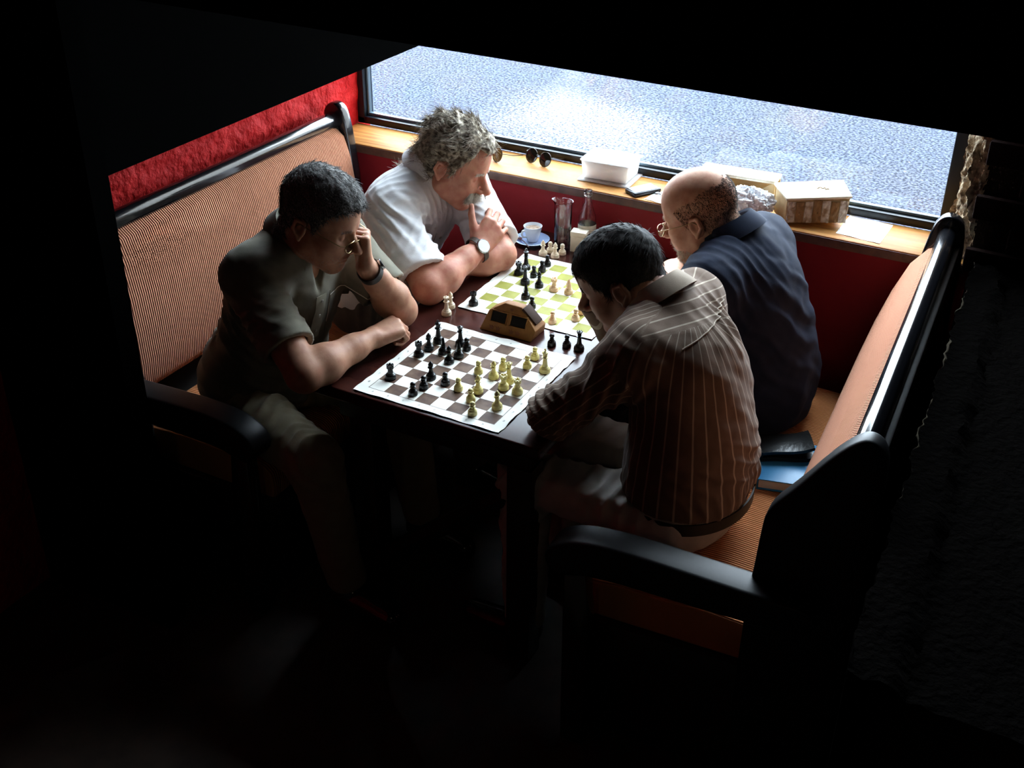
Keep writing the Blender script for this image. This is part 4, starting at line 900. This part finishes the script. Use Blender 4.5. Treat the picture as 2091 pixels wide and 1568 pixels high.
def watch(root, O, c, axis, face_n, r, strap_m, face_m, case_m, name='wristwatch', big=.019):
    """strap ring around axis at c plus a case on the face_n side"""
    ax = unit(axis); n = unit(face_n - (np.asarray(face_n) @ ax) * ax); t = np.cross(ax, n); w = empty(name); w.parent = root; w.location = Vector(c - O)
    mb = MB(); mb.grid(lambda a, b: tuple(ax * (-.009 + .018 * b) + (n * math.cos(2 * math.pi * a) * r * .92 + t * math.sin(2 * math.pi * a) * r * 1.10)), 36, 2, True); link('strap', mb.mesh('strap', solid=-.003, smooth=True, angle=50), strap_m, w)
    T = Matrix([[*V, 0] for V in np.stack([ax, t, n], 1)] + [[0, 0, 0, 1]]); T.translation = Vector(n * r * .93)
    MB().lathe([(big * .9, 0), (big, .002), (big, .0065), (big * .92, .0085), (big * .88, .0085), (.0003, .0085)], 28, T).build('watch_case', case_m, w, smooth=True, angle=40)
    MB().lathe([(big * .86, .0082), (big * .86, .0092), (.0003, .0093)], 28, T).build('watch_face', face_m, w, smooth=True, angle=40)
    return w
D_ = math.radians
fist = [(62, 85, 55), (66, 88, 55), (70, 88, 55), (74, 85, 50)]
skA = skin('skin_tan', (.46, .235, .145), (.36, .15, .09)); skB = skin('skin_ruddy', (.56, .27, .185), (.46, .16, .11)); skC = skin('skin_warm', (.50, .27, .17), (.40, .17, .10)); skD = skin('skin_brown', (.30, .15, .095), (.22, .10, .06))
hl_std = lambda x, y: np.interp(x, [-.14, -.09, -.045, -.022, .0, .020, .034, .052, .075, .11], [-.085, -.082, -.060, -.020, .012, -.012, .020, .050, .068, .078])
# ---- M1: polo shirt, left front
w1d = unit(V3(-.055, .25, .79) - V3(-.085, .155, .79))
M1h = [hand((-.088, .152, .792), (.10, .28, .03), (.12, -.25, 1.0), -1, [(48, 88, 60), (54, 90, 60), (58, 90, 60), (62, 88, 55)], th=((.85, .30, -.50), (.9, -.35, -.25))),
       hand((-.128, .197, .972), (-.10, .20, .92), (.72, .58, .05), 1, [(70, 88, 50), (72, 90, 50), (74, 90, 50), (76, 86, 45)], th=((.8, .35, -.45), (.85, -.15, -.5)))]
olive = fabric('polo_olive', (.205, .19, .145), (.16, .15, .115)); khaki = fabric('khaki_cotton', (.30, .265, .175), (.25, .21, .13))
grey_hair = hairmat('hair_grey_dark', (.075, .070, .066), (.24, .235, .23), 260); grey_stub = hairmat('stubble_grey', (.22, .20, .18), (.35, .33, .30))
m1 = dict(label='man in olive polo shirt resting his cheek on his fist, front left', pel=(-.490, .140, .550), bel=(-.436, .155, .70), che=(-.392, .178, .865), N=(-.338, .180, 1.000), SR=(-.374, .012, .958), SL=(-.330, .350, .965), ER=(-.135, -.088, .786), EL=(-.118, .330, .788), WR=(-.088, .152, .792), WL=(-.128, .197, .972),
          KR=(-.130, -.085, .522), KL=(-.13, .33, .54), AR=(-.10, -.03, .08), AL=(-.08, .34, .08), head=(-.232, .158, 1.106), yaw=D_(6), pitch=D_(19), roll=D_(-3), hp=dict(nose=1.15, jaw=1.05, full=1.05, brow=1.1, nr=.060), skin=skA, hands=M1h, sleeve=.74, slr=.074, shirt_m=olive, trous_m=khaki, fat=1.0, wide=.94, armfat=1.06, hem=-.10, skirt=.012, loose=.014, vneck=True, gap=.62, wr=.003,
          folds=[((-.27, -.045, .875), (.06, .06, .06), (.2, .3, 1), .026, .005), ((-.40, .05, .78), (.10, .10, .10), (.8, .1, .7), .034, .005), ((-.34, -.01, .88), (.10, .08, .10), (.35, .2, 1), .038, .0035), ((-.47, .10, .70), (.16, .14, .12), (.5, .2, 1), .05, .007), ((-.28, -.03, .87), (.07, .07, .07), (1, -.4, -.8), .030, .005), ((-.40, .27, .83), (.10, .10, .10), (.2, 1, .6), .035, .004)],
          hair=lambda: hair_shell(hl_std, lambda x, y, z: .0075 + .004 * np.clip(z * 8, 0, 1), noise=.0022), hair_m=grey_hair,
          hairstr=[dict(n=7000, L=.022, dir=lambda p, n: np.stack([.9 + 0 * p[:, 0], p[:, 1] * 5, -.5 + 0 * p[:, 2]], 1), rad=.0007, lift=.22, spread=.14)],
          face_hair=[('beard', dict(n=1800, L=.0055, dir=(.3, 0, -1), rad=.00045, lift=.55, seg=2, mask=lambda p: (p[:, 2] < -.055 - .25 * np.clip(.06 - p[:, 0], 0, 1)) & (p[:, 2] > -.135) & (p[:, 0] > .0) & ~((np.abs(p[:, 1]) < .021) & (np.abs(p[:, 2] + .080) < .010))), grey_stub, 'short grey beard stubble'),
                     ('eyebrows', dict(n=420, L=.008, dir=lambda p, n: np.stack([p[:, 0] * 0, np.sign(p[:, 1]), p[:, 0] * 0], 1), rad=.0006, lift=.3, seg=2, mask=lambda p: (np.abs(p[:, 2] - .014) < .0055) & (p[:, 0] > .066) & (np.abs(p[:, 1]) > .012) & (np.abs(p[:, 1]) < .046)), grey_hair, None)],
          glasses=(M('gold_wire', (.35, .25, .12), .3, metal=1), True))
r1, O1, I1 = person(m1)
lea_s = M('watch_strap_black', (.012, .011, .011), .5); case_s = M('watch_case_steel', (.45, .45, .46), .25, metal=1); face_w = M('watch_face_white', (.85, .86, .88), .15, spec=.6); face_d = M('watch_face_dark', (.03, .03, .035), .15)
wc = I1['E'][1] + (I1['W'][1] - I1['E'][1]) * .90; watch(r1, O1, wc, I1['W'][1] - I1['E'][1], V3(.6, .8, .2), .0335, lea_s, face_d, case_s, big=.016)
# placket, buttons, pocket and piping on the polo

# ---- M2: white shirt, left back
M2h = [hand((-.080, .712, .838), (.16, .72, .55), (.62, -.62, .55), -1, [(30, 62, 45), (32, 64, 45), (34, 66, 45), (36, 66, 45)], spl=.16, th=((.55, .75, .10), (.75, .50, .0))),
       hand((-.165, .610, .792), (-.8, -.6, .05), (.30, -.15, 1), 1, [(20, 30, 20)] * 4)]
white = fabric('shirt_white', (.74, .73, .74), (.66, .66, .69)); brown_t = fabric('trousers_dark', (.08, .07, .06), (.06, .05, .045))
wavy = hairmat('hair_grey_wavy', (.12, .095, .072), (.56, .49, .39), 70); white_h = hairmat('moustache_white', (.55, .50, .42), (.75, .71, .62))
wav_dir = lambda p, n: np.stack([-.9 + .5 * np.sin(p[:, 2] * 70), p[:, 1] * 4 + .6 * np.sin(p[:, 0] * 80), -.35 + .6 * np.sin(p[:, 0] * 55 + p[:, 1] * 40)], 1)
m2 = dict(label='man with wavy grey hair and moustache in a white shirt, back left', pel=(-.535, .80, .555), bel=(-.490, .80, .70), che=(-.395, .80, .855), N=(-.318, .805, .985), SR=(-.345, .625, .930), SL=(-.300, .975, .945), ER=(-.125, .495, .787), EL=(-.058, .800, .787), WR=(-.080, .712, .838), WL=(-.165, .610, .792),
          KR=(-.13, .68, .54), KL=(-.13, .90, .54), AR=(-.10, .68, .08), AL=(-.10, .92, .08), head=(-.216, .811, 1.057), yaw=D_(8), pitch=D_(23), roll=D_(-3), hp=dict(nose=1.25, jaw=1.05, full=1.04, brow=1.15, nr=.060), skin=skB, hands=M2h, sleeve=.86, slr=.082, shirt_m=white, trous_m=brown_t, fat=1.15, armfat=1.1, hem=-.06, loose=.016, vneck=True, gap=.62, wr=.003,
          folds=[((-.27, .60, .88), (.10, .08, .10), (.5, .3, 1), .030, .007), ((-.22, .58, .83), (.08, .08, .07), (1, .5, -.6), .026, .006), ((-.33, .68, .95), (.07, .09, .07), (1, -.7, .2), .028, .005), ((-.22, .75, .87), (.08, .10, .10), (.2, 1, .2), .024, .005), ((-.45, .70, .72), (.12, .12, .12), (.6, .2, 1), .045, .006)],
          hair=lambda: hair_shell(lambda x, y: np.interp(x, [-.14, -.09, -.05, -.025, .0, .018, .03, .048, .066, .11], [-.115, -.125, -.100, -.03, .012, -.030, .010, .050, .074, .085]) + .022 * np.clip(1 - np.abs(np.abs(y) - .042) / .02, 0, 1) * (x > .03),
                                  lambda x, y, z: .009 + .010 * np.clip(-x * 7 + .1, 0, 1) + .005 * np.clip(z * 8, 0, 1) + .007 * np.sin(x * 85 + 30 * y + 1) * np.sin(z * 62 + x * 30), noise=.004, extra=[cone((-.080, 0, -.05), (-.098, 0, -.082), .034, .024)]), hair_m=wavy,
          hairstr=[dict(n=6500, L=.046, dir=wav_dir, rad=.0008, lift=.14, curl=.10, seg=5, spread=.12), dict(n=1100, L=.030, dir=(-1, 0, -.35), rad=.0006, lift=.34, curl=.22, seg=5, spread=.35, seed=8, mask=lambda p: p[:, 2] > -.045)],
          face_hair=[('moustache', dict(n=2600, L=.023, dir=lambda p, n: np.stack([p[:, 0] * 0 + .25, p[:, 1] * 40, p[:, 0] * 0 - 1], 1), rad=.0008, lift=.45, spread=.25, seg=3, mask=lambda p: (p[:, 2] < -.051) & (p[:, 2] > -.077) & (p[:, 0] > .066) & (np.abs(p[:, 1]) < .040)), white_h, 'thick white moustache'),
                     ('eyebrows', dict(n=500, L=.010, dir=lambda p, n: np.stack([p[:, 0] * 0, np.sign(p[:, 1]), p[:, 0] * 0], 1), rad=.0006, lift=.4, seg=2, mask=lambda p: (np.abs(p[:, 2] - .014) < .006) & (p[:, 0] > .066) & (np.abs(p[:, 1]) > .012) & (np.abs(p[:, 1]) < .046)), white_h, None)])
r2, O2, I2 = person(m2)
wc = I2['E'][0] + (I2['W'][0] - I2['E'][0]) * .95; watch(r2, O2, wc, I2['W'][0] - I2['E'][0], V3(.62, -.62, .48), .0345, M('strap_brown', (.04, .022, .014), .5), face_w, case_s, big=.0225)
# ---- M3: navy shirt, right back
M3h = [hand((.505, .735, .850), (.22, -.62, .16), (-.35, -.1, 1.0), -1, [(25, 40, 25)] * 4, spl=.1), hand((.470, .775, .800), (-.1, 1, .05), (-.3, 0, 1), 1, [(20, 30, 20)] * 4)]
navy = fabric('shirt_navy', (.012, .017, .034), (.009, .012, .024)); dkjean = fabric('jeans_dark', (.02, .024, .035), (.015, .018, .026))
crop_h = hairmat('hair_cropped', (.026, .019, .015), (.085, .068, .054)); wbeard = hairmat('beard_white', (.55, .49, .40), (.78, .73, .64))
def m3mask(p):
    x, y, z = p.T; lo_ = np.interp(x, [-.14, -.09, -.045, -.022, .0, .020, .034, .050, .11], [-.085, -.082, -.060, -.020, .012, -.020, .010, .06, .2])
    hi_ = np.interp(x, [-.12, -.08, -.03, .03, .06], [.092, .080, .064, .048, .040]) + .010 * hash3((x * 60, y * 60, z * 60)) + .006 * hash3((x * 310, y * 290, z * 330))
    ear = ((x + .012) / .024) ** 2 + ((z + .014) / .036) ** 2 < 1
    return (z > lo_) & (z < hi_) & ~(ear & (np.abs(y) > .07)) & (x < .05) & (np.abs(y) < .0815)
m3 = dict(label='balding man with glasses and short beard in navy shirt, back right', pel=(.795, .80, .555), bel=(.778, .79, .70), che=(.742, .78, .855), N=(.690, .780, .985), SR=(.715, .958, .930), SL=(.685, .592, .930), ER=(.475, .930, .790), EL=(.475, .560, .790), WR=(.505, .735, .850), WL=(.470, .775, .800),
          KR=(.42, .90, .54), KL=(.42, .68, .54), AR=(.42, .92, .08), AL=(.42, .68, .08), head=(.572, .789, 1.056), yaw=D_(181), pitch=D_(22), roll=D_(-2), hp=dict(nose=1.1, jaw=1.0, full=1.0, brow=1.0, nr=.060), skin=skC, hands=M3h, sleeve=.80, slr=.078, shirt_m=navy, trous_m=dkjean, fat=1.1, hem=-.10, skirt=.012, loose=.020, gap=.55, wr=.003, colr=1.05,
          folds=[((.70, .66, .93), (.10, .10, .08), (.3, 1, .4), .032, .005), ((.62, .60, .87), (.09, .08, .09), (1, .2, -.6), .032, .006), ((.82, .75, .80), (.14, .14, .14), (.5, .6, 1), .06, .005)],
          face_hair=[('hair', dict(n=24000, L=.0075, dir=lambda p, n: np.stack([-.5 + 0 * p[:, 0], 0 * p[:, 0], -.9 + 0 * p[:, 0]], 1), rad=.0009, lift=.26, spread=.25, seg=2, mask=m3mask), crop_h, 'cropped hair fringe round a bald crown'),
                     ('beard', dict(n=3000, L=.010, dir=(.3, 0, -1), rad=.0006, lift=.55, seg=2, mask=lambda p: ((p[:, 2] < -.080 - .55 * np.clip(.045 - p[:, 0], 0, 1)) & (p[:, 2] > -.140) & (p[:, 0] > .02)) | ((np.abs(p[:, 2] + .062) < .008) & (p[:, 0] > .075) & (np.abs(p[:, 1]) < .03))), wbeard, 'short white chin beard'),
                     ('eyebrows', dict(n=350, L=.008, dir=lambda p, n: np.stack([p[:, 0] * 0, np.sign(p[:, 1]), p[:, 0] * 0], 1), rad=.0005, lift=.3, seg=2, mask=lambda p: (np.abs(p[:, 2] - .014) < .005) & (p[:, 0] > .066) & (np.abs(p[:, 1]) > .012) & (np.abs(p[:, 1]) < .046)), wbeard, None)],
          glasses=(MATS['gold_wire'], True))
navy.node_tree.nodes['Principled BSDF'].inputs['Sheen Weight'].default_value = 0
r3, O3, I3 = person(m3)
# ---- M4: striped shirt, right front, seen from behind
M4h = [hand((.460, .347, .962), (-.48, -.02, .80), (-.75, -.25, -.30), -1, [(72, 88, 50), (74, 90, 50), (76, 90, 50), (76, 86, 45)], th=((.8, .3, -.4), (.8, -.2, -.5))), hand((.555, .240, .800), (-.10, .9, .0), (-.1, 0, 1), 1, [(25, 35, 20)] * 4)]
strp = M('shirt_striped', (.15, .10, .072), .85, spec=.15, sheen=.1, bump=(420, .25, .0012)); nt, b = NT(strp)
at = nd(nt, 'Attribute'); at.attribute_name = 'stripe'; fr_ = mth(nt, 'FRACT', mth(nt, 'DIVIDE', at.outputs['Fac'], .0235)); dd = mth(nt, 'ABSOLUTE', mth(nt, 'SUBTRACT', fr_, .5))
tcn = nd(nt, 'TexCoord'); nz = nd(nt, 'TexNoise'); nz.inputs['Scale'].default_value = 40; nt.links.new(tcn.outputs['Object'], nz.inputs['Vector'])
base_c = mixc(nt, nz.outputs['Fac'], (.125, .078, .052), (.175, .118, .085)); nt.links.new(mixc(nt, mth(nt, 'MULTIPLY', mth(nt, 'LESS_THAN', dd, .065), .8), base_c, (.48, .39, .30)), b.inputs['Base Color'])
pale_t = fabric('trousers_pale', (.56, .53, .48), (.48, .45, .40)); dark_h = hairmat('hair_black', (.012, .010, .009), (.035, .030, .026))
m4 = dict(label='dark-haired man in brown striped shirt seen from behind, front right', pel=(.805, .215, .560), bel=(.800, .225, .70), che=(.760, .265, .865), N=(.672, .300, 1.000), SR=(.690, .465, .950), SL=(.668, .130, .940), ER=(.535, .440, .788), EL=(.512, .042, .795), WR=(.460, .347, .962), WL=(.555, .240, .800),
          KR=(.40, .34, .55), KL=(.41, .09, .55), AR=(.42, .36, .08), AL=(.42, .08, .08), head=(.538, .332, 1.040), yaw=D_(193), pitch=D_(28), hp=dict(nose=1.2, jaw=1.0, full=.98, brow=1.1, nr=.060), skin=skD, hands=M4h, long=True, shirt_m=strp, trous_m=pale_t, fat=1.08, hem=.034, waist=.034, belt=M('belt_dark', (.012, .010, .009), .4), loose=.018, gap=.55, stripes=True, colz=.032, collar_m=fabric('collar_beige', (.30, .23, .17), (.24, .18, .13)), wr=.003,
          folds=[((.87, .25, .70), (.10, .16, .06), (.3, .3, 1), .040, .006), ((.80, .34, .97), (.08, .08, .06), (.4, 1, .3), .035, .006), ((.60, .08, .88), (.10, .10, .10), (1, .6, -.4), .035, .006), ((.49, .03, .80), (.07, .08, .06), (.4, .2, 1), .022, .006), ((.82, .22, .62), (.14, .18, .04), (.1, 1, .2), .030, .005)],
          hair=lambda: hair_shell(lambda x, y: np.interp(x, [-.14, -.09, -.045, -.022, .0, .020, .034, .052, .075, .11], [-.098, -.098, -.072, -.025, .010, -.020, .012, .040, .058, .068]), lambda x, y, z: .0065 + .003 * np.clip(z * 8, 0, 1), noise=.002), hair_m=dark_h,
          hairstr=[dict(n=6500, L=.026, dir=lambda p, n: np.stack([.2 - p[:, 0] * 8, p[:, 1] * 8, -1 + p[:, 2] * 3], 1), rad=.0007, lift=.12, spread=.12, seg=3)],
          face_hair=[('eyebrows', dict(n=400, L=.008, dir=lambda p, n: np.stack([p[:, 0] * 0, np.sign(p[:, 1]), p[:, 0] * 0], 1), rad=.0006, lift=.3, seg=2, mask=lambda p: (np.abs(p[:, 2] - .014) < .0055) & (p[:, 0] > .066) & (np.abs(p[:, 1]) > .012) & (np.abs(p[:, 1]) < .046)), dark_h, None)])
r4, O4, I4 = person(m4)
for r_ in (r1, r2, r3, r4): del r_['_O']
# ------------------------------------------------------------------ garment details laid on the shirt surfaces
from mathutils.bvhtree import BVHTree
def caster(info, O):
    me = info['shirt'].data; bv = BVHTree.FromPolygons([v.co[:] for v in me.vertices], [p.vertices[:] for p in me.polygons]); Rc, che, lat = info['Rc'], info['che'], info['lat']
    def cast(y, z, lift=.002, back=False):
        f = Rc[:, 0] * (-1 if back else 1); o = che + lat * y + Rc[:, 2] * z + f * .45 - O
        h = bv.ray_cast(Vector(o), Vector(-f), 1.0)
        return np.array(h[0] + h[1] * lift) if h[0] is not None else np.array(o - f * .33)
    cast.fwd = Rc[:, 0]
    return cast
def patch(cast, y0, y1, z0, z1, name, mat, parent, nu=6, nv=14, lift=.0022, slant=0., back=False, solid=.0018):
    pts = {(i, j): cast(y0 + (y1 - y0) * i / nu + slant * j / nv, z0 + (z1 - z0) * j / nv, lift, back) for i in range(nu + 1) for j in range(nv + 1)}
    f = cast.fwd; d = {k: v @ f for k, v in pts.items()}; ks = sorted(d.values()); md = ks[len(ks) // 2]
    for k in pts:
        if abs(d[k] - md) > .035: pts[k] = pts[k] + f * (md - d[k])
    mb = MB().grid(lambda u, v: tuple(pts[(round(u * nu), round(v * nv))]), nu, nv)
    return link(name, mb.mesh(name, solid=solid, smooth=True, angle=60), mat, parent)
def seam(cast, pts, name, mat, parent, r=.0012, back=False):
    P = [];
    for (a, b_), (c, d) in zip(pts[:-1], pts[1:]): P += [tuple(cast(a + (c - a) * t, b_ + (d - b_) * t, .0015, back)) for t in np.linspace(0, 1, 10)[:-1]]
    P.append(tuple(cast(*pts[-1], .0015, back))); return MB().tube(P, r, 6).build(name, mat, parent, smooth=True)
pale_ol = fabric('polo_placket', (.34, .32, .24), (.28, .26, .19)); pipe_m = M('piping_pale', (.62, .60, .52), .7); btn = M('button', (.45, .42, .36), .4)
c1_ = caster(I1, O1); s1 = I1['shirt']
patch(c1_, -.020, .016, -.085, .050, 'placket', pale_ol, s1, lift=.003)
for z in (-.06, -.01, .035): p_ = c1_(-.002, z, .0055); MB().lathe([(.0045, -.001), (.005, 0), (.0045, .0016), (.0003, .0018)], 12).build('button', btn, s1, tuple(p_), Vector(I1['Rc'][:, 0]).to_track_quat('Z', 'Y').to_euler(), smooth=True)
patch(c1_, .040, .125, -.080, .030, 'pocket', olive, s1, nu=8, lift=.0035)
seam(c1_, [(.040, .045), (.040, -.050)], 'piping', pipe_m, s1); seam(c1_, [(.040, .030), (.125, .030)], 'piping', pipe_m, s1)
c2_ = caster(I2, O2); s2 = I2['shirt']
patch(c2_, -.016, .016, -.05, .045, 'placket', white, s2, lift=.003, nv=20)
for z in (-.03, .03): p_ = c2_(0, z, .0055); MB().lathe([(.0045, -.001), (.005, 0), (.0045, .0016), (.0003, .0018)], 12).build('button', btn, s2, tuple(p_), Vector(I2['Rc'][:, 0]).to_track_quat('Z', 'Y').to_euler(), smooth=True)
c4_ = caster(I4, O4); s4 = I4['shirt']; pst = M('stripe_thread', (.36, .29, .22), .8)
seam(c4_, [(-.15, .112), (-.08, .116), (0, .118), (.08, .116), (.15, .112)], 'yoke_seam', pst, s4, r=.0018, back=True)
